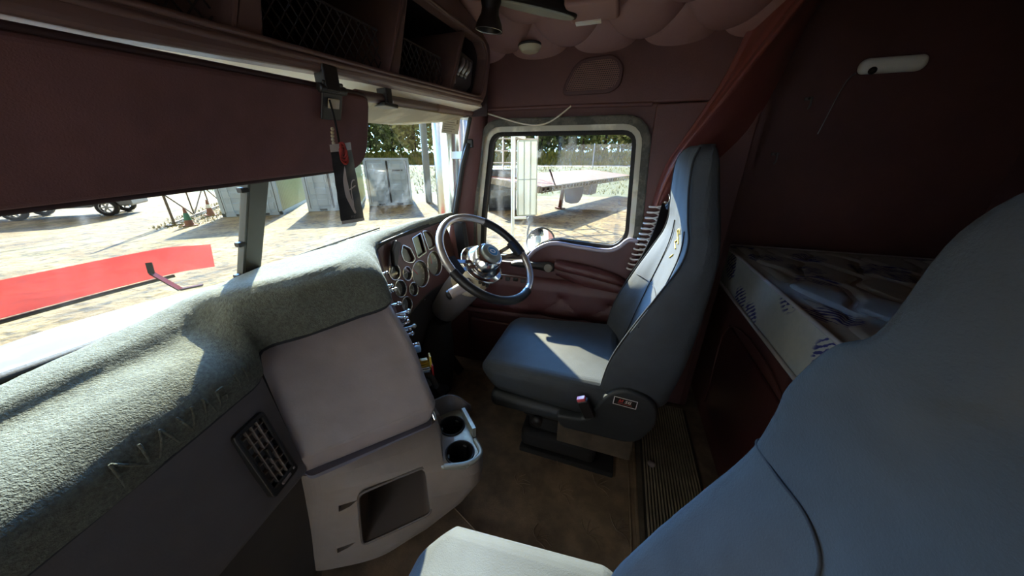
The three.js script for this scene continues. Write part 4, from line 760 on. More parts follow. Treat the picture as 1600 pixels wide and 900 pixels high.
// ---------------------------------------------------------------- steering
{
  const n = V(-0.166, 0.742, 0.62).normalize(), c = V(1.19, 0.895, -0.49), u = V(0, 1, 0).cross(n).normalize(), v = n.clone().cross(u);
  const at = (a, r, h = 0) => c.clone().addScaledVector(u, r * Math.cos(a)).addScaledVector(v, r * Math.sin(a)).addScaledVector(n, h);
  const arc = (a0, a1, r, R = 0.222, h = 0) => { const k = Math.max(4, Math.ceil((a1 - a0) * 8)); return tube(Array.from({ length: k + 1 }, (_, i) => at(lerp(a0, a1, i / k), R, h)), r, 12, k * 4); };
  const D = Math.PI / 180;
  const o = thing('steering_wheel', 'large truck steering wheel with polished rim, black leather grips and a chrome hub', 'steering wheel');
  const glossy = phys({ color: '#b5aeaa', roughness: 0.22, metalness: 0.6, clearcoat: 1, clearcoatRoughness: 0.08 });
  part('rim', [tube(Array.from({ length: 48 }, (_, i) => at(i / 48 * Math.PI * 2, 0.222)), 0.0165, 12, 160, true)], glossy, o);
  for (const [a, b] of [[182, 285], [-12, 50]]) part('leather_grip', [arc(a * D, b * D, 0.0185)], M.black, o);
  for (const a of [-4, 176]) {
    for (const s of [-9, 9]) part('spoke', [bar(at((a + s) * D, 0.06, -0.03), at((a + s * 0.8) * D, 0.205, -0.002), 0.016, 0.006, n)], M.chrome, o);
    part('spoke_pad', [bar(at((a - 11) * D, 0.2, 0.001), at((a + 11) * D, 0.2, 0.001), 0.04, 0.02, n)], M.black, o);
  }
  const onW = (g, h) => onto(g.rotateX(Math.PI / 2), c.clone().addScaledVector(n, h), u, v);
  part('hub_plate', [onW(lathe([[0.06, -0.05], [0.1, -0.05], [0.102, -0.046], [0.098, -0.04], [0.06, -0.034]], 40), -0.01)], M.chrome, o);
  part('hub', [onW(lathe([[0.075, -0.035], [0.082, -0.028], [0.078, -0.01], [0.066, 0.012], [0.06, 0.026], [0.05, 0.03], [0, 0.03]], 36), -0.01)], M.chrome, o);
  const b = part('horn_button', [onW(lathe([[0.046, 0], [0.046, 0.01], [0.04, 0.016], [0, 0.018]], 32), 0.018)], std({ color: '#8f958f', roughness: 0.3, metalness: 0.4 }), o);
  const em = fmtLabel(1, 1, (x, w) => { x.fillStyle = '#c9d2d2'; x.fillRect(0, 0, w, w); x.fillStyle = '#3d86bd'; x.beginPath(); x.arc(w / 2, w / 2, w * 0.44, 0, 7); x.fill(); x.fillStyle = '#e9f2f6'; x.beginPath(); x.ellipse(w / 2, w / 2, w * 0.3, w * 0.2, 0.4, 0, 7); x.fill(); x.fillStyle = '#3d86bd'; x.beginPath(); x.ellipse(w / 2, w / 2, w * 0.16, w * 0.1, 0.4, 0, 7); x.fill(); }, 128);
  const e = onto(new THREE.CircleGeometry(0.026, 28).toNonIndexed(), c.clone().addScaledVector(n, 0.0375), u, v); e.userData.ready = true; part('emblem', e, em, b);
  const s = thing('steering_column', 'steering column in a cream and black shroud below the wheel, with indicator stalk', 'steering column');
  const ringAt = (h, r, f) => Array.from({ length: 12 }, (_, i) => at(i / 12 * 6.2832, r * (1 + f * Math.cos(i / 12 * 12.566)), h).toArray());
  part('upper_shroud', loft([ringAt(-0.062, 0.07, 0), ringAt(-0.08, 0.082, 0), ringAt(-0.16, 0.088, 0.05), ringAt(-0.21, 0.078, 0.05)], 36, 16), M.cream, s);
  part('lower_shroud', loft([ringAt(-0.185, 0.082, 0.05), ringAt(-0.27, 0.085, 0.05), ringAt(-0.44, 0.07, 0)], 36, 12), M.taupeDark, s);
  const st = part('stalk', [tube([at(178 * D, 0.055, -0.1), [1.1, 0.79, -0.55], [1.062, 0.768, -0.59]], 0.01, 8)], M.black, s);
  part('stalk_handle', [tube([[1.108, 0.795, -0.545], [1.05, 0.762, -0.602]], 0.023, 18)], M.taupe, st);
  part('stalk_end', [tube([[1.0505, 0.7623, -0.6015], [1.042, 0.758, -0.61]], 0.021, 18)], M.black, st);
  part('stalk_levers', [0, 1, 2].map((k) => rbox(0.014, 0.022, 0.012, 0.003, 1.12 + 0.014 * k, 0.806 - 0.012 * k, -0.5 + 0.01 * k)), M.black, st);
  part('hazard_tag', [rbox(0.012, 0.024, 0.016, 0.005, 1.165, 0.735, -0.535)], M.orange, s, 'orange hazard knob');
  part('column_boot', loft([[0, 0.10], [0.15, 0.09], [0.3, 0.055]].map(([k, r]) => Array.from({ length: 12 }, (_, i) => [1.24 + r * Math.cos(i / 12 * 6.283), 0.06 + k * 1.5, -0.86 + k * 0.25 + r * Math.sin(i / 12 * 6.283)])), 24, 12), M.blackMatt, s);
  const p = (name, label, x, w) => { const q = thing(name, label, 'pedal'); part('pedal_pad', [turn(rbox(w, 0.11, 0.02, 0.006), [1, 0, 0], -35).translate(x, 0.15, -0.78)], M.rubber, q); part('pedal_arm', [tube([[x, 0.15, -0.79], [x, 0.25, -0.9], [x, 0.42, -0.93]], 0.01, 8)], M.blackMatt, q); };
  p('clutch_pedal', 'dark clutch pedal, leftmost in the footwell below the column', 1.02, 0.07); p('brake_pedal', 'dark brake pedal in the middle of the footwell', 1.17, 0.08); p('accelerator_pedal', 'dark accelerator pedal beside the door in the footwell', 1.36, 0.06);
}

// ---------------------------------------------------------------- overhead console and visors
{
  const o = thing('overhead_console', 'dark overhead storage console with netted open bays above the windscreen', 'storage console');
  const Z = -0.6, hole = poly([[-0.2, 1.435], [0.33, 1.464], [0.74, 1.484], [1.395, 1.523, 0.03], [1.43, 1.56, 0.02], [1.49, 1.685, 0.03], [1.45, 1.72, 0.03], [1.1, 1.71], [-0.2, 1.71]], 0.015);
  const outer = poly([[-0.345, 1.395], [0.28, 1.418], [0.74, 1.455], [1.42, 1.49, 0.05], [1.475, 1.54, 0.04], [1.535, 1.69, 0.04], [1.5, 1.76, 0.04], [1.2, 1.79], [-0.345, 1.79]], 0.01);
  part('front_frame', [slab(outer, 0.05, { bevel: 0.01, seg: 3, holes: [hole] }).translate(0, 0, Z - 0.05), tube(offset(hole, 0.004).map((q) => V(q.x, q.y, Z + 0.001)), 0.005, 6, 140, true)], M.headerPlastic, o);
  part('front_lip', [tube([[-0.34, 1.43, Z - 0.004], [0.3, 1.446, Z - 0.002], [0.75, 1.472, Z], [1.42, 1.511, Z]], 0.006, 8)], M.headerPlastic, o);
  const in_ = std({ color: '#33262a', roughness: 0.8 });
  part('bay_floor', [slab([[-0.34, -0.66], [1.48, -0.66], [1.48, -0.98], [-0.34, -0.98]].map((q) => new THREE.Vector2(q[0], -q[1])), 0.012).rotateX(-Math.PI / 2).applyMatrix4(new THREE.Matrix4().set(1, 0, 0, 0, 0.047, 1, 0, 1.432, 0, 0, 1, 0, 0, 0, 0, 1)), box(1.84, 0.36, 0.012, 0.57, 1.62, -0.965), box(1.86, 0.012, 0.36, 0.57, 1.79, -0.8), box(0.012, 0.34, 0.36, 1.5, 1.63, -0.79), box(0.012, 0.34, 0.36, -0.33, 1.6, -0.79)], in_, o);
  for (const [x0, x1, x2, x3, y0] of [[0.44, 0.49, 0.52, 0.545, 1.47], [0.825, 0.87, 0.935, 0.96, 1.487], [1.165, 1.19, 1.29, 1.315, 1.51]]) part('bay_divider', [slab(poly([[x0, y0], [x1, y0], [x3, 1.715], [x2, 1.715]], 0.006), 0.3, { bevel: 0.005 }).translate(0, 0, Z - 0.315)], M.headerPlastic, o);
  const net = (x0, x1, y0, y1, z) => { const g = [], nx = Math.round((x1 - x0) / 0.028); for (let k = -8; k <= nx; k++) for (const s of [1, -1]) { const a = clamp(k / nx, 0, 1); const X0 = x0 + k * 0.028, H = y1 - y0; let p = V(s > 0 ? X0 : X0 + H * 0.8, y0, z), q = V(s > 0 ? X0 + H * 0.8 : X0, y1, z); if (p.x < x0 || q.x < x0 || p.x > x1 || q.x > x1) { const cl = (m, w) => { const t = clamp((clamp(m.x, x0, x1) - m.x) / (w.x - m.x), 0, 1); return m.clone().lerp(w, t); }; const p2 = cl(p, q), q2 = cl(q, p); if (p2.distanceTo(q2) < 0.01 || p2.x < x0 - 1e-3 || p2.x > x1 + 1e-3) continue; p = p2; q = q2; } g.push(bar(p, q, 0.0022, 0.0022)); } g.push(bar([x0, y1, z], [x1, y1, z], 0.004, 0.004)); return g; };
  const cordM = std({ color: '#2b2629', roughness: 0.8 });
  part('elastic_net', net(0.5, 0.83, 1.49, 1.585, Z - 0.04), cordM, o); part('elastic_net', net(0.885, 1.16, 1.51, 1.6, Z - 0.04), cordM, o); part('elastic_net', net(-0.18, 0.43, 1.46, 1.56, Z - 0.04), cordM, o);
  const sp = part('switch_panel', [slab(poly([[1.2, 1.525], [1.37, 1.535], [1.42, 1.565], [1.455, 1.66], [1.31, 1.67]], 0.008), 0.02, { bevel: 0.003 }).translate(0, 0, Z - 0.07)], M.taupeDark, o);
  part('switch_recess', [slab(poly([[1.262, 1.575], [1.365, 1.58], [1.395, 1.645], [1.29, 1.64]], 0.004), 0.004).translate(0, 0, Z - 0.05)], M.black, sp);
  for (let k = 0; k < 3; k++) part('toggle', [tube([[1.288 + k * 0.031, 1.588, Z - 0.043], [1.296 + k * 0.031, 1.612, Z - 0.026], [1.312 + k * 0.031, 1.632, Z - 0.03]], 0.0075, 10), new THREE.SphereGeometry(0.009, 10, 8).translate(1.285 + k * 0.031, 1.583, Z - 0.044)], M.steel, sp);
  part('panel_clip', [rbox(0.012, 0.025, 0.014, 0.004, 1.255, 1.557, Z - 0.045)], M.steel, sp);
  part('underside', thick(surf([[[-0.345, 1.4, Z - 0.03], [0.3, 1.422, Z - 0.03], [0.75, 1.457, Z - 0.03], [1.45, 1.492, Z - 0.03], [1.62, 1.5, Z - 0.06]], [[-0.345, 1.43, -0.75], [0.3, 1.44, -0.76], [0.75, 1.455, -0.78], [1.45, 1.47, -0.72], [1.62, 1.48, -0.7]], [[-0.345, 1.445, -0.75], [0.3, 1.45, -0.92], [0.75, 1.455, -0.97], [1.45, 1.468, -0.82], [1.62, 1.47, -0.75]]], 40, 16), -0.012), M.headerCream, o);
}
{
  const o = thing('sun_visor', 'large burgundy cloth sun visor folded down over the passenger windscreen', 'sun visor');
  const A = V(-0.28, 1.385, -0.62), B = V(0.735, 1.425, -0.622), Cc = V(0.76, 1.262, -0.69), Dd = V(-0.28, 1.2, -0.69);
  const u = B.clone().sub(A).normalize(), w = B.clone().sub(A), nrm = V().crossVectors(w, Dd.clone().sub(A)).normalize();
  const vY = V().crossVectors(nrm.clone().negate(), u).normalize();
  const loc = (p) => { const d = p.clone().sub(A); return [d.dot(u), d.dot(vY)]; };
  const out = poly([[...loc(A), 0.03], [...loc(B), 0.025], [...loc(Cc), 0.07], [...loc(Dd), 0.05]], 0.04);
  part('visor_board', [onto(slab(out, 0.022, { bevel: 0.008, seg: 3 }).translate(0, 0, -0.011), A, u, vY)], M.visorCloth, o);
  part('edge_piping', [onto(tube(offset(out, 0.001).map((q) => V(q.x, q.y, 0)), 0.005, 8, 160, true), A, u, vY)], std({ color: '#3a2628', roughness: 0.6 }), o);
  const br = part('hinge_bracket', [onto(rbox(0.055, 0.075, 0.006, 0.006), V(0.612, 1.395, -0.612), u, vY), rbox(0.04, 0.05, 0.03, 0.005, 0.608, 1.435, -0.61), tube([[0.58, 1.415, -0.605], [0.645, 1.418, -0.605]], 0.009, 10)], M.black, o);
  part('bracket_slot', [onto(rbox(0.03, 0.02, 0.004, 0.003), V(0.612, 1.39, -0.6075), u, vY)], M.cream, br);
  const rod = thing('visor_rod', 'dark burgundy visor pivot rod with a black clip along the header on the driver side', 'rod');
  part('rod', [tube([[0.72, 1.425, -0.64], [0.86, 1.437, -0.665], [1.25, 1.462, -0.7], [1.54, 1.478, -0.685]], 0.013, 12)], std({ color: '#5b4241', roughness: 0.5 }), rod);
  part('rod_clip', [rbox(0.028, 0.045, 0.035, 0.006, 0.855, 1.445, -0.66), rbox(0.06, 0.01, 0.05, 0.003, 0.85, 1.42, -0.66)], M.black, rod);
  part('rod_sleeve', [tube([[1.2, 1.459, -0.698], [1.45, 1.474, -0.698]], 0.017, 12)], M.headerPlastic, rod);
  const v2 = thing('driver_sun_visor', 'beige sun visor folded up flat against the header on the driver side', 'sun visor');
  part('visor_board', thick(surf([[[0.8, 1.432, -0.66], [1.1, 1.45, -0.69], [1.42, 1.465, -0.695]], [[0.82, 1.41, -0.74], [1.12, 1.425, -0.77], [1.42, 1.45, -0.75]], [[0.84, 1.4, -0.8], [1.12, 1.412, -0.83], [1.36, 1.44, -0.8]]], 16, 10), 0.014), M.cream, v2);
  part('edge_piping', [tube([[1.1, 1.408, -0.832], [1.25, 1.42, -0.82], [1.37, 1.438, -0.8]], 0.007, 8)], M.black, v2);
}
// hanging sachet on its cord
{
  const o = thing('air_freshener', 'black sachet printed with a pale rose, hanging by cord from the visor bracket', 'air freshener');
  part('cord', [tube([[0.6, 1.398, -0.606], [0.59, 1.37, -0.592], [0.575, 1.335, -0.575], [0.562, 1.31, -0.562]], 0.0022, 6)], M.blackMatt, o);
  part('beaded_loop', Array.from({ length: 9 }, (_, k) => new THREE.SphereGeometry(0.0035, 8, 6).translate(0.545 - 0.008 * Math.sin(k * 0.35) + 0.001 * k, 1.335 - k * 0.0065, -0.556)), M.cream, o);
  part('red_bow', [0, 1, 2, 3, 4].map((k) => tube(Array.from({ length: 9 }, (_, i) => { const a = i / 8 * 6.283, r = 0.006 + 0.002 * k; return [0.556 + r * 0.7 * Math.cos(a), 1.303 - 0.004 * k + r * 1.2 * Math.sin(a), -0.55 + 0.002 * Math.sin(a * 2 + k)]; }), 0.0028, 6)), std({ color: '#8f2e28', roughness: 0.7 }), o);
  const print = fmtLabel(0.062, 0.15, (x, w, h) => {
    x.fillStyle = '#1d1b1b'; x.fillRect(0, 0, w, h); x.strokeStyle = '#3c3836'; x.lineWidth = 2; for (let k = 0; k < 60; k++) { x.beginPath(); x.moveTo(0, k * h / 60); x.lineTo(w, k * h / 60); x.stroke(); }
    x.fillStyle = '#c9bcb4'; x.strokeStyle = '#c9bcb4';
    x.beginPath(); x.moveTo(w * 0.55, h * 0.92); x.bezierCurveTo(w * 0.25, h * 0.7, w * 0.2, h * 0.45, w * 0.42, h * 0.2); x.bezierCurveTo(w * 0.5, h * 0.35, w * 0.45, h * 0.6, w * 0.62, h * 0.9); x.fill();
    x.lineWidth = w * 0.05; x.beginPath(); x.moveTo(w * 0.55, h * 0.8); x.bezierCurveTo(w * 0.6, h * 0.5, w * 0.6, h * 0.4, w * 0.85, h * 0.42); x.stroke(); x.beginPath(); x.moveTo(w * 0.5, h * 0.55); x.lineTo(w * 0.85, h * 0.5); x.stroke();
    x.fillStyle = '#8d8480'; x.font = 'italic ' + w * 0.13 + 'px serif'; x.fillText('ivy', w * 0.35, h * 0.97);
  }, 256);
  const P = (u, v) => { const a = V(0.527, 1.292, -0.552), b = V(0.587, 1.298, -0.556), c = V(0.596, 1.152, -0.562), d = V(0.523, 1.156, -0.556); const p = a.clone().lerp(b, u).lerp(d.clone().lerp(c, u), v); p.z += 0.005 * Math.sin(u * 3.14) * (0.8 + 0.2 * Math.sin(v * 9)) + 0.0005 * Math.sin(v * 25 + u * 4); return p.toArray(); };
  const g = gridGeo(14, 30, P), uv = []; for (let j = 0; j <= 30; j++) for (let i = 0; i <= 14; i++) uv.push(i / 14, 1 - j / 30); g.setAttribute('uv', new THREE.Float32BufferAttribute(uv, 2)); g.userData.ready = true;
  part('sachet_front', g, print, o);
  part('sachet_back', [gridGeo(14, 30, (u, v) => { const p = P(u, v); return [p[0], p[1], p[2] - 0.006 * Math.sin(u * 3.14) - 0.001]; })], M.black, o);
  part('sachet_seam', [thick(gridGeo(10, 2, (u, v) => { const p = P(u, 1 + 0.05 * v); return p; }), 0.001), thick(gridGeo(10, 2, (u, v) => P(u, -0.1 * v)), 0.001)], std({ color: '#b9b1a8', roughness: 0.4 }), o);
}
// ---------------------------------------------------------------- fittings on the headliner and side wall
{
  const o = thing('reading_lamp', 'black flared reading lamp on a chrome stalk below the buttoned headliner', 'lamp');
  const Y = 1.735, x = 1.21, z = -0.475;
  part('shade', [turn(lathe([[0.047, -0.058], [0.042, -0.04], [0.03, -0.015], [0.028, 0.0], [0.034, 0.02], [0.034, 0.05], [0, 0.06], [0, 0.056], [0.031, 0.047], [0.031, 0.02], [0.025, 0.0], [0.042, -0.055]], 32), [1, 0, 0.3], 8).translate(x, Y, z)], M.black, o);
  part('shade_rim', [turn(new THREE.TorusGeometry(0.0435, 0.0022, 8, 36).rotateX(Math.PI / 2), [1, 0, 0.3], 8).translate(x + 0.002, Y - 0.055, z - 0.008)], M.steel, o);
  part('swivel', [tube([[x - 0.03, Y + 0.02, z], [x - 0.05, Y + 0.045, z - 0.005], [x - 0.05, Y + 0.085, z]], 0.012, 10)], M.chrome, o);
  const f = thing('dome_light', 'oblong ceiling light with a pale lens, black rim and chrome screw', 'light');
  const F = [1.3, 1.745, -0.345], U = V(0.55, -0.09, 0.83), W = V(0.8, 0.1, -0.5), on = (g) => onto(g, F, U, W);
  const ov = (a, b) => Array.from({ length: 40 }, (_, k) => { const t = k / 40 * 6.2832, c = Math.cos(t), s = Math.sin(t); return new THREE.Vector2(a * Math.sign(c) * Math.pow(Math.abs(c), 0.75), b * Math.sign(s) * Math.pow(Math.abs(s), 0.9)); });
  part('rim', [on(slab(ov(0.15, 0.042), 0.03, { bevel: 0.008, seg: 3, holes: [ov(0.14, 0.034)] }))], M.black, f);
  part('lens', [on(slab(ov(0.142, 0.036), 0.016, { bevel: 0.006, seg: 3 }).translate(0, 0, -0.004))], std({ color: '#9da196', roughness: 0.12 }), f);
  part('screw', [on(lathe([[0, -0.008], [0.012, -0.007], [0.013, 0]], 16).rotateX(-Math.PI / 2).translate(0.075, 0.0, -0.002))], M.chrome, f);
  const b = thing('ceiling_box', 'vinyl-covered square box on the headliner with a small white label strip', 'box');
  part('box_body', [rbox(0.17, 0.12, 0.17, 0.012, 1.375, 1.8, -0.165)], std({ color: '#9a7772', roughness: 0.7, bumpMap: TX.weave, bumpScale: 0.0006 }), b);
  part('label_strip', [rbox(0.013, 0.006, 0.09, 0.001, 1.437, 1.738, -0.185), rbox(0.013, 0.006, 0.09, 0.001, 1.453, 1.738, -0.185)], M.white, b);
  const r = thing('round_lamp', 'small round white ceiling lamp beside the top of the driver door', 'lamp');
  part('lamp_base', [lathe([[0.05, 0.0], [0.052, -0.006], [0.04, -0.012], [0.04, 0.004]], 28).translate(1.545, 1.722, -0.43)], M.black, r);
  part('lamp_lens', [lathe([[0.048, 0], [0.048, -0.005], [0.036, -0.018], [0.03, -0.021], [0, -0.022]], 28).translate(1.545, 1.715, -0.43)], std({ color: '#c9c2a6', roughness: 0.3 }), r);
}
{
  const o = thing('wall_speaker', 'perforated burgundy speaker grille on the wall above the driver window', 'speaker');
  const out = poly([[-0.29, 1.535, 0.05], [-0.285, 1.58, 0.05], [-0.235, 1.665, 0.05], [-0.09, 1.672, 0.05], [-0.045, 1.63, 0.04], [-0.05, 1.56, 0.04], [-0.09, 1.535, 0.04]], 0.03);
  part('grille_frame', [sideSlab(out, 1.585, 0.02, { bevel: 0.005, holes: [offset(out, -0.01)] })], std({ color: '#4a2c2d', roughness: 0.5 }), o);
  part('grille', [sideSlab(offset(out, -0.008), 1.588, 0.015)], std({ color: '#8a6a60', roughness: 0.45, map: tex(256, 0.0145, (u, v) => { const n = 2, y = v * n, x = u * n + (Math.floor(y) % 2) * 0.5, k = sstep(Math.hypot(x - Math.floor(x) - 0.5, y - Math.floor(y) - 0.5), 0.24, 0.36); return [0.12 + 0.8 * k, 0.08 + 0.8 * k, 0.08 + 0.8 * k]; }, true), bumpMap: rescale(TX.holes, 0.0725), bumpScale: 0.001 }), o);
}
solo('loose_cord', 'thin cream cord sagging in a loop above the door window', 'cord', [tube([[1.56, 1.487, -0.665], [1.585, 1.468, -0.6], [1.59, 1.437, -0.49], [1.59, 1.424, -0.41], [1.59, 1.432, -0.35], [1.592, 1.468, -0.285], [1.595, 1.495, -0.25]], 0.0035, 6)], M.cord);
{
  const o = thing('grab_handle', 'black grab handle on the windscreen pillar beside the door', 'handle');
  part('grip', [tube([[1.555, 1.345, -0.735], [1.545, 1.31, -0.745], [1.54, 1.25, -0.765], [1.54, 1.1, -0.8], [1.545, 0.97, -0.835]], 0.013, 10)], M.black, o);
  part('end_bracket', [rbox(0.02, 0.04, 0.03, 0.006, 1.562, 1.35, -0.728), rbox(0.02, 0.04, 0.03, 0.006, 1.552, 0.96, -0.838)], M.black, o);
}
solo('windscreen_label', 'small white registration label inside the top corner of the windscreen', 'label', sticker(0.11, 0.07, [1.42, 1.42, -0.755], [0.97, 0, 0.26], [0, 1, 0.3]), fmtLabel(0.11, 0.07, (x, w, h) => { x.fillStyle = '#b8aa98'; x.fillRect(0, 0, w, h); x.fillStyle = '#6d6258'; for (let k = 0; k < 6; k++) x.fillRect(w * 0.1, h * (0.18 + k * 0.13), w * (0.5 + 0.05 * ((k * 7) % 5)), h * 0.05); x.fillRect(w * 0.8, h * 0.15, w * 0.12, h * 0.25); }, 128));

// ---------------------------------------------------------------- seats
// backrest: levels of [height, half width, front face, bolster front, rear]
function backrestRing([y, w, f, b, r], cx, dz) {
  const q = Math.min(0.05, w * 0.25);
  return [[-w + q * 0.6, r], [-w * 0.3, r + 0.008], [w * 0.3, r + 0.008], [w - q * 0.6, r], [w, lerp(r, b, 0.35)], [w * 1.0, b + 0.03], [w - 0.02, b], [w - 0.07, lerp(b, f, 0.35)], [w * 0.45, f], [0, f + 0.004], [-w * 0.45, f], [-w + 0.07, lerp(b, f, 0.35)], [-w + 0.02, b], [-w, b + 0.03], [-w, lerp(r, b, 0.35)]].map(([x, z]) => [cx + x, y, z + dz]);
}
const wrinkle = fbm(501, 4, 4);
function makeSeat(name, label, mat, o) {
  const t = thing(name, label, 'seat'), { cx, dz, dy, lev } = o;
  const rings = lev.map(([y, ...q]) => backrestRing([y + dy, ...q], cx, dz));
  const fold = (p) => { const k = o.fold * (wrinkle(p[0] * 1.3 + 0.2, p[1] * 0.9 + p[2]) - 0.5); return [p[0] + k * 0.3, p[1], p[2] + k]; };
  const bk = part('backrest', loft(rings, 90, 90, { bump: fold, crease: 1.2 }), mat, t);
  // seams: along each bolster edge, and across below the shoulders
  if (o.seams !== false) for (const s of [1, -1]) {
    const line = []; for (let k = 0; k <= 40; k++) { const v = 0.03 + 0.9 * k / 40, cols = rings.map((r) => r[s > 0 ? 6 : 12]); const p = sampleRow(cols, v, false); line.push([p[0] + s * 0.004, p[1], p[2] - 0.001]); }
    part('side_seam', [tube(line, 0.003, 6, 120)], M.thread, bk);
    const in_ = []; for (let k = 0; k <= 30; k++) { const v = 0.05 + 0.55 * k / 30, cols = rings.map((r) => r[s > 0 ? 8 : 10]); const p = sampleRow(cols, v, false); in_.push([p[0], p[1], p[2] - 0.001]); }
    part('centre_seam', [tube(in_, 0.0022, 6, 90)], M.thread, bk);
  }
  const frontAt = (x, y) => { let best = 9, out = null; for (let a = 0; a <= 160; a++) { const cols = rings.map(() => 0); void cols; const v = a / 160, row = []; for (let k = 0; k < 15; k++) row.push(sampleRow(rings.map((r) => r[k]), v, false)); if (Math.abs(row[0][1] - y) > 0.012) continue; for (let b = 0; b <= 90; b++) { const p = sampleRow(row, (4.6 + 9.8 * b / 90) / 15, true), d = Math.hypot(p[0] - x, p[1] - y); if (d < best) { best = d; out = fold(p); } } } return [out[0], out[1], out[2] - 0.0015]; };
  part('cross_seam', [tube(o.cross.map(([x, y]) => frontAt(cx + x, y)), o.seamR, 6, 90)], M.thread, bk);
  // cushion: rounded block with a waterfall front edge and raised sides
  const { cw, z0, z1, y1, hgt } = o.cushion, hw = cw / 2;
  const g = new RoundedBoxGeometry(cw, hgt, z1 - z0, 14, Math.min(0.06, hgt / 2.05));
  const p = g.attributes.position, D = z1 - z0;
  for (let i = 0; i < p.count; i++) {
    let x = p.getX(i), y = p.getY(i), z = p.getZ(i);
    const fr = sstep(-z, D * 0.1, D * 0.5), up = sstep(y, -hgt / 2, hgt / 2);
    x *= 1 - 0.16 * fr * fr - 0.03 * (1 - up);
    const side = Math.pow(Math.abs(x) / hw, 3);
    y += up * (0.022 * side - 0.035 * fr * fr + 0.018 * (1 - (z / (D / 2)) ** 2)) - (1 - up) * 0.0;
    z += -0.035 * fr * (1 - (x / hw) ** 2) * up + 0.03 * fr * (1 - up);
    const k = o.fold * 0.6 * (wrinkle(x * 2 + 0.4, z * 2) - 0.5);
    p.setXYZ(i, cx + x, y1 - hgt / 2 + y + k, (z0 + z1) / 2 + z);
  }
  const m = mergeVertices(new THREE.BufferGeometry().setAttribute('position', p), 1e-5); m.computeVertexNormals();
  const cu = part('cushion', toCreasedNormals(m, 1.2), mat, t);
  return { t, bk, cu, frontAt };
}
const LEV = [[0.47, 0.235, 0.075, 0.045, 0.21], [0.5, 0.248, 0.085, 0.03, 0.24], [0.56, 0.255, 0.105, 0.03, 0.25], [0.67, 0.26, 0.13, 0.05, 0.265], [0.8, 0.262, 0.16, 0.1, 0.275], [0.92, 0.26, 0.19, 0.155, 0.28], [1.0, 0.255, 0.205, 0.19, 0.28], [1.06, 0.24, 0.206, 0.2, 0.278], [1.12, 0.21, 0.2, 0.192, 0.272], [1.2, 0.185, 0.19, 0.182, 0.258], [1.27, 0.172, 0.185, 0.18, 0.245], [1.305, 0.15, 0.192, 0.192, 0.235], [1.318, 0.11, 0.205, 0.205, 0.225]];
{
  const s = makeSeat('truck_chair', 'dark blue-grey high-backed driver seat by the door, sunlight across its cushion', M.seat, { cx: 1.2, dz: 0, dy: 0, lev: LEV, fold: 0.012, seamR: 0.0025, cross: [[-0.255, 0.8], [-0.2, 0.812], [-0.12, 0.82], [0, 0.822], [0.12, 0.82], [0.2, 0.812], [0.255, 0.8]], cushion: { cw: 0.53, z0: -0.45, z1: 0.1, y1: 0.525, hgt: 0.155 } });
  const t = s.t;
  part('seat_skirt', [rbox(0.5, 0.07, 0.54, 0.03, 1.2, 0.355, -0.13)], M.seatPlastic, t);
  part('side_cover', [sideSlab(poly([[-0.1, 0.33, 0.03], [-0.12, 0.385, 0.02], [0.0, 0.4, 0.04], [0.035, 0.52, 0.08], [0.1, 0.575, 0.07], [0.2, 0.545, 0.06], [0.225, 0.46, 0.06], [0.17, 0.34, 0.05]], 0.03), 0.925, 0.04, { bevel: 0.01, seg: 3 })], M.seatPlastic, t);
  part('pedestal', [rbox(0.3, 0.12, 0.34, 0.03, 1.2, 0.27, -0.12), rbox(0.25, 0.1, 0.28, 0.03, 1.2, 0.17, -0.12), rbox(0.3, 0.1, 0.34, 0.03, 1.2, 0.08, -0.12)], M.blackMatt, t);
  part('base_plate', [rbox(0.36, 0.03, 0.42, 0.008, 1.22, 0.017, -0.08)], M.blackMatt, t);
  part('dust_panel', [rbox(0.012, 0.12, 0.3, 0.005, 1.04, 0.2, 0.03)], std({ color: '#6f6456', roughness: 0.8, map: TX.rubber }), t);
  part('height_knob', [lathe([[0.022, -0.012], [0.022, 0.012], [0, 0.014]], 18).rotateZ(Math.PI / 2).translate(0.99, 0.27, -0.2)], M.black, t);
  const bk = part('belt_buckle', [turn(rbox(0.024, 0.075, 0.04, 0.006), [1, 0, 0], -28).translate(0.912, 0.465, -0.012)], M.black, t);
  part('release_button', [turn(rbox(0.02, 0.014, 0.03, 0.003), [1, 0, 0], -28).translate(0.912, 0.5, -0.032)], std({ color: '#c9545a', roughness: 0.4 }), bk, 'red release button');
  const lab = fmtLabel(0.075, 0.033, (x, w, h) => { x.fillStyle = '#d8d4cf'; x.fillRect(0, 0, w, h); x.fillStyle = '#151313'; x.fillRect(w * 0.03, h * 0.07, w * 0.94, h * 0.86); x.font = 'italic bold ' + h * 0.5 + 'px sans-serif'; x.fillStyle = '#c23a34'; x.fillText('M', w * 0.2, h * 0.58); x.fillStyle = '#d6cfca'; x.fillText('SG', w * 0.47, h * 0.58); x.fillStyle = '#8f4640'; x.fillRect(w * 0.2, h * 0.68, w * 0.6, h * 0.09); }, 256);
  part('maker_label', sticker(0.075, 0.033, [0.9235, 0.517, 0.11], [0, -0.05, 1], [0, 1, 0.05]), lab, t);
  const em = std({ color: '#b9a54a', roughness: 0.7 });
  part('embroidered_badge', [[[0.0, 1.04], [0.02, 1.055], [0.045, 1.045], [0.02, 1.02], [0.04, 1.005], [0.01, 0.99]], [[0.01, 0.965], [0.035, 0.95]], [[-0.005, 1.01], [0.015, 1.03]]].map((q) => tube(q.map(([x, y]) => s.frontAt(1.2 + x, y)), 0.0028, 6)), em, s.bk, 'yellow stitched badge');
}
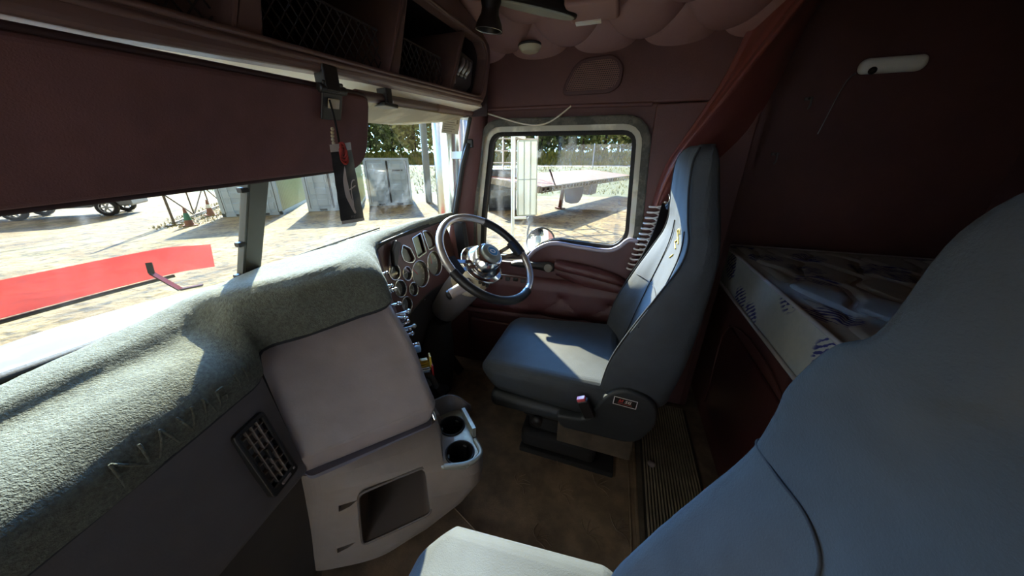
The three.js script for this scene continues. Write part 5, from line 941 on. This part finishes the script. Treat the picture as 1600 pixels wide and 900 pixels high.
{
  const lev = [[0.47, 0.235, 0.075, 0.04, 0.21], [0.5, 0.248, 0.085, 0.03, 0.24], [0.56, 0.255, 0.105, 0.03, 0.25], [0.67, 0.26, 0.12, 0.045, 0.265], [0.8, 0.262, 0.14, 0.085, 0.265], [0.92, 0.26, 0.165, 0.125, 0.27], [1.0, 0.257, 0.175, 0.15, 0.27], [1.06, 0.25, 0.178, 0.155, 0.27], [1.1, 0.242, 0.178, 0.152, 0.268], [1.165, 0.205, 0.172, 0.146, 0.26], [1.2, 0.17, 0.168, 0.145, 0.25], [1.27, 0.158, 0.165, 0.148, 0.24], [1.305, 0.14, 0.175, 0.17, 0.23], [1.318, 0.1, 0.19, 0.19, 0.22]];
  const s = makeSeat('truck_chair', 'pale grey-blue passenger seat close in front, its side bolster stitched with dark thread', M.seat, { cx: 0.095, dz: 0.02, dy: -0.025, lev, fold: 0.022, seamR: 0.0016, seams: false, cross: [[0.262, 0.978], [0.245, 0.987], [0.2, 0.995], [0.156, 0.992], [0.139, 0.975], [0.128, 0.94], [0.124, 0.86], [0.13, 0.75]], cushion: { cw: 0.62, z0: -0.29, z1: 0.12, y1: 0.565, hgt: 0.18 } });
  part('seat_box', [rbox(0.5, 0.36, 0.36, 0.03, 0.1, 0.2, -0.06)], M.blackMatt, s.t);
}
// seat belt beside the driver seat
{
  const o = thing('seat_belt', 'black seat belt running down beside the driver backrest from its chrome guide', 'seat belt');
  const strap = (pts, w) => thick(gridGeo(40, 1, (u, v) => { const p = sampleRow(pts, u, false); return [p[0] + (v - 0.5) * w * 0.6, p[1], p[2] + (v - 0.5) * w * 0.8]; }), 0.0015);
  part('webbing', strap([[1.57, 1.1, 0.2], [1.53, 1.0, 0.185], [1.5, 0.88, 0.15], [1.49, 0.76, 0.1], [1.49, 0.6, 0.06], [1.5, 0.4, 0.05]], 0.045), M.black, o);
  part('belt_guide', [new THREE.TorusGeometry(0.016, 0.004, 8, 24).scale(1, 1.3, 1).rotateY(0.9).translate(1.565, 1.12, 0.195), rbox(0.02, 0.04, 0.025, 0.005, 1.575, 1.09, 0.2)], M.chrome, o);
}
// coiled hose on the pillar
{
  const o = thing('sleeper_curtain', 'unseen burgundy vinyl curtain added behind the passenger seat to keep light out of the sleeper', 'curtain');  // curtain added out of view to shade the sleeper
  part('curtain_panel', thick(gridGeo(80, 20, (u, v) => [lerp(-0.6, 0.42, u), lerp(0.2, 1.88, v), 0.46 + 0.018 * Math.sin(u * 50)]), 0.003), M.curtain, o);
}
solo('coiled_hose', 'pale coiled air hose hanging on the pillar behind the door window', 'hose', [tube(Array.from({ length: 13 * 12 + 1 }, (_, k) => { const a = k / 12 * 6.2832, t = k / (13 * 12); return [1.575 - 0.0 + 0.024 * Math.cos(a), lerp(1.1, 0.78, t) + 0.003 * Math.cos(a), lerp(0.165, 0.108, t) + 0.026 * Math.sin(a)]; }), 0.0042, 6, 900)], std({ color: '#e6e2df', roughness: 0.35 }));
// curtain drawn back along the sleeper opening
{
  const o = thing('sleeper_curtain', 'burgundy vinyl curtain gathered diagonally along the sleeper opening behind the driver door', 'curtain');
  const rows = [];
  for (const [y, zl, xr, zr, xb, zb] of [[1.87, 0.4, 1.45, 0.53, 1.62, 0.6], [1.73, 0.37, 1.46, 0.448, 1.62, 0.54], [1.57, 0.328, 1.465, 0.353, 1.62, 0.505], [1.42, 0.262, 1.47, 0.268, 1.62, 0.465], [1.35, 0.225, 1.478, 0.228, 1.62, 0.43], [1.27, 0.185, 1.5, 0.195, 1.615, 0.36], [1.18, 0.163, 1.53, 0.172, 1.6, 0.27], [1.08, 0.15, 1.56, 0.158, 1.595, 0.2]]) {
    const f = 0.4 + 0.6 * sstep(y, 1.05, 1.5);
    rows.push([[1.605, y, zl], [1.59, y, zl - 0.01 * f], [1.57, y, zl + 0.008 * f], [lerp(1.6, xr, 0.55), y, lerp(zl, zr, 0.5) - 0.006 * f], [lerp(1.6, xr, 0.8), y, lerp(zl, zr, 0.85) + 0.004 * f], [xr, y, zr], [lerp(xr, xb, 0.12), y, lerp(zr, zb, 0.25)], [lerp(xr, xb, 0.5), y, lerp(zr, zb, 0.55)], [xb, y, zb]]);
  }
  part('curtain_panel', thick(surf(rows, 70, 60, { bump: (p, u, v) => [p[0] + 0.005 * Math.sin(u * 26 + v * 3), p[1], p[2] + 0.003 * Math.sin(u * 22)] }), 0.003), M.curtain, o);
  part('edge_hem', [tube(rows.map((r) => [r[5][0] - 0.002, r[5][1], r[5][2] + 0.002]), 0.004, 6, 60)], std({ color: '#a06a66', roughness: 0.5 }), o);
}
// ---------------------------------------------------------------- sleeper
{
  const o = thing('bunk_box', 'dark burgundy bunk box with a framed access panel below the mattress', 'bunk');
  part('front_board', [box(2.5, 0.66, 0.04, 0.63, 0.33, 0.585)], M.vinyl, o);
  const p = part('access_panel', [rbox(0.62, 0.46, 0.012, 0.02, 1.25, 0.34, 0.562)], M.vinylDoor, o);
  part('panel_edge', [tube([[0.95, 0.12, 0.554], [0.95, 0.56, 0.554], [1.55, 0.56, 0.554], [1.55, 0.12, 0.554]], 0.003, 6)], M.vinyl, p);
  part('panel_clip', [rbox(0.014, 0.03, 0.012, 0.003, 1.0, 0.6, 0.56)], M.steel, o);
  part('bunk_deck', [box(2.5, 0.03, 0.83, 0.63, 0.67, 1.0)], M.vinyl, o);
  const m = thing('bunk_mattress', 'quilted pale mattress with blue brush-stroke pattern lying on the sleeper bunk', 'mattress');
  const X0 = -0.6, X1 = 1.87, Z0 = 0.545, Z1 = 1.42, Y0 = 0.69, Y1 = 0.875;
  part('mattress_border', loft([[Y0, 0.004], [Y0 + 0.02, 0], [Y1 - 0.02, -0.004], [Y1 - 0.002, 0.006]].map(([y, k]) => poly([[X0 + k, Z0 + k], [X1 - k, Z0 + k], [X1 - k, Z1 - k], [X0 + k, Z1 - k]], 0.05, 6).map((q) => [q.x, y, q.y])), 140, 10, { linU: true, bump: (p) => [p[0], p[1], p[2] + 0.004 * (wrinkle(p[0] * 2, p[1] * 3) - 0.5)] }), M.ticking, m);
  const seamZ = (k, x) => Z0 + 0.07 + 0.11 * k + 0.032 * Math.sin(x * 19 + 2.4 * k) + 0.008 * Math.sin(x * 43 + k);
  const topY = (x, z) => { let d = 9; for (let k = -1; k < 8; k++) d = Math.min(d, Math.abs(z - seamZ(k, x))); const e = Math.min(x - X0, X1 - x, z - Z0, Z1 - z) - 0.015; return Y1 - 0.018 + 0.016 * sstep(e, 0, 0.05) + 0.009 * sstep(d, 0, 0.03) - 0.005 * Math.exp(-d * 160); };
  part('quilted_top', [gridGeo(360, 200, (u, v) => { const x = lerp(X0 + 0.015, X1 - 0.015, u), z = lerp(Z0 + 0.015, Z1 - 0.015, v); return [x, topY(x, z), z]; })], M.ticking, m);
  for (let k = 0; k < 7; k++) part('quilt_seam', [tube(Array.from({ length: 160 }, (_, i) => { const x = lerp(X0 + 0.03, X1 - 0.03, i / 159), z = seamZ(k, x); return V(x, topY(x, z) + 0.0005, z); }), 0.0022, 5, 420)], std({ color: '#6c6f6b', roughness: 0.9 }), m);
  const rim = (y, k) => [tube(poly([[X0 + k, Z0 + k], [X1 - k, Z0 + k], [X1 - k, Z1 - k], [X0 + k, Z1 - k]], 0.05, 6).map((q) => V(q.x, y, q.y)), 0.007, 8, 260, true)];
  part('edge_piping', rim(Y1 - 0.004, 0.002), M.piping, m); part('edge_piping', rim(Y0 + 0.008, 0), M.piping, m);
  part('vent_button', [lathe([[0.011, 0], [0.011, 0.004], [0.006, 0.006], [0, 0.002]], 18).rotateX(-Math.PI / 2).translate(0.93, 0.765, Z0 - 0.001)], M.steel, m);
  const l = thing('bunk_lamp', 'white oval reading lamp mounted high on the sleeper wall', 'lamp');
  part('lamp_body', [rbox(0.05, 0.055, 0.2, 0.024, 1.895, 1.62, 0.94)], M.white, l);
  part('lamp_switch', [new THREE.SphereGeometry(0.013, 10, 8).translate(1.868, 1.6, 0.875)], M.black, l);
  for (const [y, z, which] of [[1.3, 0.66, 'lower'], [1.52, 0.72, 'upper']]) { const h = thing('coat_hook', which + ' small metal coat hook on the dark sleeper wall', 'hook'); part('hook', [tube([[1.92, y, z], [1.9, y, z], [1.89, y - 0.03, z], [1.9, y - 0.04, z]], 0.004, 6), rbox(0.006, 0.012, 0.03, 0.002, 1.922, y, z)], M.taupeDark, h); }
  solo('pull_cord', 'thin grey pull cord hanging below the bunk lamp', 'cord', [tube([[1.9, 1.6, 0.84], [1.895, 1.58, 0.82], [1.89, 1.38, 0.78]], 0.002, 5)], M.steel);
}
// ---------------------------------------------------------------- floor coverings
{
  const out = poly([[0.36, 0.78], [1.5, 0.82], [1.5, -0.22], [0.2, -0.245], [0.2, 0.4]], 0.05);
  const o = thing('floor_mat', 'brown moulded rubber floor mat with leaf-like tread marks between the seats', 'mat');
  part('mat_sheet', [slab(out, 0.01, { bevel: 0.003 }).rotateX(-Math.PI / 2)], M.floorRubber, o);
  part('mat_border', [tube([[1.48, 0.011, 0.215], [0.9, 0.011, 0.225], [0.22, 0.011, 0.235]], 0.007, 6), tube([[1.48, 0.011, 0.19], [0.9, 0.011, 0.2], [0.22, 0.011, 0.21]], 0.004, 6), tube([[0.72, 0.011, -0.5], [0.62, 0.011, -0.25], [0.5, 0.011, 0.1]], 0.003, 6)], M.floorRubber, o);
  const r = rng(71), leaf = [];
  for (const [x, z] of [[0.98, 0.07], [0.9, -0.07], [1.05, -0.14], [0.78, 0.05], [0.7, -0.12], [0.83, 0.15], [0.62, 0.05], [1.18, 0.12], [0.88, -0.25]]) for (let k = 0; k < 5; k++) { const a = k * 0.62 - 1.2 + r() * 0.3, b = r() * 0.5; leaf.push(tube([[x, 0.0105, z], [x + 0.03 * Math.cos(a + 0.5), 0.0115, z + 0.03 * Math.sin(a + 0.5)], [x + 0.055 * Math.cos(a + 0.5 + b), 0.0105, z + 0.055 * Math.sin(a + 0.5 + b)]], 0.0025, 5)); }
  part('tread_mark', leaf, M.floorRubber, o, { kind: 'stuff' });
  const s = thing('ribbed_sill', 'dusty ribbed rubber tread strip across the floor behind the seats', 'tread strip');
  part('tread_base', [box(1.45, 0.008, 0.26, 0.86, 0.005, 0.36)], std({ color: '#3b3733', roughness: 0.8 }), s);
  part('tread_rib', Array.from({ length: 19 }, (_, k) => box(1.45, 0.01, 0.0055, 0.86, 0.013, 0.262 + k * 0.0117)), M.ribRubber, s, { kind: 'stuff' });
  part('tread_edge', [box(1.45, 0.016, 0.02, 0.86, 0.008, 0.238)], std({ color: '#6b655b', roughness: 0.6, map: TX.rubber }), s);
  const b = thing('bolt_cutters', 'red-handled metal tool lying on the floor by the bunk', 'tool');
  part('handle', [tube([[1.1, 0.03, 0.49], [1.03, 0.03, 0.52]], 0.011, 8)], M.red, b); part('jaw', [tube([[1.03, 0.03, 0.52], [0.93, 0.035, 0.53]], 0.014, 8), rbox(0.07, 0.02, 0.05, 0.005, 0.95, 0.03, 0.53)], M.steel, b);
  solo('bottle_cap', 'small round cap lying on the ribbed tread strip', 'cap', [lathe([[0.016, 0], [0.016, 0.008], [0, 0.01]], 16).translate(1.16, 0.018, 0.29)], M.taupe);
}
// ---------------------------------------------------------------- the truck outside the glass
{
  const paint = std({ color: '#737877', roughness: 0.4, map: TX.dusty });
  const o = thing('truck_bonnet', 'pale grey sloping truck bonnet with cowl, seen through the windscreen', 'bonnet');
  part('bonnet_panel', thick(surf([
    [[-0.3, 0.27, -1.3], [-0.2, 0.66, -1.3], [0.15, 0.735, -1.3], [0.645, 0.755, -1.32], [1.14, 0.735, -1.3], [1.5, 0.66, -1.3], [1.6, 0.27, -1.3]],
    [[-0.12, 0.15, -2.0], [-0.03, 0.56, -2.0], [0.25, 0.63, -2.0], [0.645, 0.645, -2.0], [1.04, 0.63, -2.0], [1.32, 0.56, -2.0], [1.41, 0.15, -2.0]],
    [[0.1, 0.0, -2.7], [0.18, 0.39, -2.7], [0.36, 0.445, -2.7], [0.645, 0.46, -2.7], [0.93, 0.445, -2.7], [1.11, 0.39, -2.7], [1.19, 0.0, -2.7]],
    [[0.2, -0.3, -3.1], [0.26, 0.26, -3.08], [0.42, 0.32, -3.08], [0.645, 0.335, -3.08], [0.87, 0.32, -3.08], [1.0, 0.26, -3.08], [1.06, -0.3, -3.1]],
  ], 40, 40), 0.02), paint, o);
  part('cowl', thick(surf([[[-0.3, 0.83, -0.9], [0.2, 0.85, -1.06], [0.645, 0.855, -1.18], [1.09, 0.86, -1.06], [1.6, 0.87, -0.9]], [[-0.3, 0.78, -1.1], [0.2, 0.8, -1.22], [0.645, 0.815, -1.3], [1.09, 0.8, -1.22], [1.6, 0.78, -1.1]], [[-0.3, 0.65, -1.25], [0.2, 0.74, -1.3], [0.645, 0.78, -1.34], [1.09, 0.74, -1.3], [1.6, 0.65, -1.25]]], 30, 8), 0.02), std({ color: '#5c6360', roughness: 0.55, map: TX.dusty }), o);
  part('fender', thick(surf([[[1.15, 0.2, -1.6], [1.5, 0.15, -1.7], [1.62, -0.1, -1.75]], [[1.1, 0.25, -2.4], [1.5, 0.22, -2.4], [1.64, -0.1, -2.4]], [[1.05, 0.1, -3.1], [1.45, 0.0, -3.15], [1.6, -0.35, -3.1]]], 12, 16), 0.02), paint, o);
  const g = thing('stone_guard', 'translucent red acrylic stone guard on a dark rail at the front of the bonnet', 'bonnet guard');
  part('red_sheet', thick(surf([[[-0.25, 0.6, -3.12], [0.2, 0.62, -3.3], [0.9, 0.63, -3.32], [1.3, 0.635, -3.3], [1.42, 0.635, -3.24], [1.56, 0.63, -3.1]], [[-0.25, 0.43, -3.1], [0.2, 0.43, -3.22], [0.9, 0.44, -3.24], [1.28, 0.445, -3.22], [1.4, 0.45, -3.17], [1.52, 0.455, -3.07]]], 40, 6), 0.005), phys({ color: '#f29a98', roughness: 0.3, transmission: 0.85, thickness: 0 }), g);
  part('mount_rail', [tube([[-0.25, 0.425, -3.08], [0.2, 0.42, -3.19], [0.9, 0.43, -3.21], [1.3, 0.435, -3.19]], 0.013, 8)], M.black, g);
  part('mount_bracket', [bar([1.2, 0.57, -3.2], [1.18, 0.5, -3.17], 0.035, 0.012), bar([1.18, 0.5, -3.17], [1.22, 0.38, -2.98], 0.035, 0.012), bar([1.22, 0.38, -2.98], [1.32, 0.39, -2.9], 0.03, 0.012)], M.black, g);
  for (const [nm, lab, pts, arm] of [['wiper', 'black wiper lying along the foot of the driver half of the windscreen', [[0.72, 0.905, -1.165], [0.9, 0.935, -1.105], [1.15, 0.975, -1.01]], [[1.35, 0.86, -1.02], [1.1, 0.95, -1.05], [0.95, 0.95, -1.09]]], ['wiper', 'black wiper lying along the foot of the passenger half of the windscreen', [[0.05, 0.9, -1.0], [0.28, 0.885, -1.07], [0.5, 0.88, -1.14]], [[-0.1, 0.84, -1.0], [0.1, 0.9, -1.03], [0.3, 0.895, -1.09]]]]) {
    const w = thing(nm, lab, 'wiper'); part('wiper_blade', [tube(pts, 0.008, 6), tube(pts.map(([x, y, z]) => [x, y + 0.014, z + 0.004]), 0.004, 6)], M.rubber, w); part('wiper_arm', [tube(arm, 0.007, 6)], M.steel, w);
  }
  const ac = thing('air_cleaner', 'tall chrome cylinder standing outside the corner of the windscreen', 'air cleaner');
  part('canister', [lathe([[0, 0.35], [0.1, 0.35], [0.115, 0.38], [0.115, 1.75], [0.1, 1.8], [0, 1.82]], 32).translate(1.98, 0, -1.06)], std({ color: '#dfe3e0', roughness: 0.16, metalness: 1 }), ac);
  part('mount_bracket', [bar([1.9, 0.5, -1.03], [1.71, 0.5, -0.95], 0.05, 0.04), bar([1.9, 1.3, -1.0], [1.71, 1.3, -0.75], 0.05, 0.04)], M.steel, ac);
  part('canister_band', [lathe([[0.117, 0.6], [0.12, 0.61], [0.12, 0.65], [0.117, 0.66]], 32).translate(1.98, 0, -1.06), lathe([[0.117, 1.5], [0.12, 1.51], [0.12, 1.54], [0.117, 1.55]], 32).translate(1.98, 0, -1.06)], M.steel, ac);
  const mi = thing('door_mirror', 'tall mirror head with its reflection built as pale ribs, on the arm outside the door window', 'mirror');
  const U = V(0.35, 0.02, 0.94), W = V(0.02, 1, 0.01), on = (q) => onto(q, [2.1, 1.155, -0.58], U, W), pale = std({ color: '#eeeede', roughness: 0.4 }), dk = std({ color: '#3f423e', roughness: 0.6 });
  part('mirror_head', [on(slab(poly([[-0.068, -0.235], [0.068, -0.23], [0.064, 0.235], [-0.064, 0.235]], 0.012), 0.03, { bevel: 0.004 }).translate(0, 0, -0.015))], std({ color: '#a9ad9c', roughness: 0.5 }), mi);
  for (const x of [-0.041, 0, 0.041]) for (const s of [-1, 1]) part('mirror_reflection_rib', [on(rbox(0.034, 0.222, 0.012, 0.004, x, s * 0.1135, -0.018)), on(rbox(0.034, 0.222, 0.012, 0.004, x, s * 0.1135, 0.018))], pale, mi);  // reflection of the sunlit corrugated side, put into rib shape and pale colour
  part('mirror_arm', [tube([[2.09, 1.75, -0.68], [2.09, 0.5, -0.668]], 0.012, 10), tube([[2.09, 1.42, -0.68], [2.1, 1.4, -0.6]], 0.008, 8), tube([[2.09, 0.9, -0.67], [2.1, 0.905, -0.58]], 0.008, 8), tube([[2.09, 0.6, -0.668], [1.75, 0.55, -0.72]], 0.011, 8), tube([[2.09, 1.6, -0.68], [1.75, 1.55, -0.72]], 0.011, 8)], M.white, mi);
  part('mirror_joint', [new THREE.SphereGeometry(0.022, 12, 10).translate(2.1, 0.895, -0.55)], dk, mi);
  const ro = thing('round_mirror', 'round convex mirror on a thin stalk below the tall mirror head', 'mirror');
  const on2 = (q) => onto(q, [2.1, 0.745, -0.47], V(0.45, 0, 0.89), V(0.0, 1, 0));
  part('mirror_glass', [on2(new THREE.SphereGeometry(0.25, 32, 12, 0, 6.2832, 0, 0.4).rotateX(Math.PI / 2).translate(0, 0, -0.23))], std({ color: '#e6e2d2', roughness: 0.05, metalness: 1 }), ro);
  part('mirror_rim', [on2(new THREE.TorusGeometry(0.098, 0.006, 10, 44))], M.black, ro);
  part('mirror_stalk', [tube([[2.1, 0.88, -0.55], [2.1, 0.8, -0.565], [2.1, 0.74, -0.56]], 0.007, 8)], dk, ro);
}
rebase();
renderer.render(scene, camera);
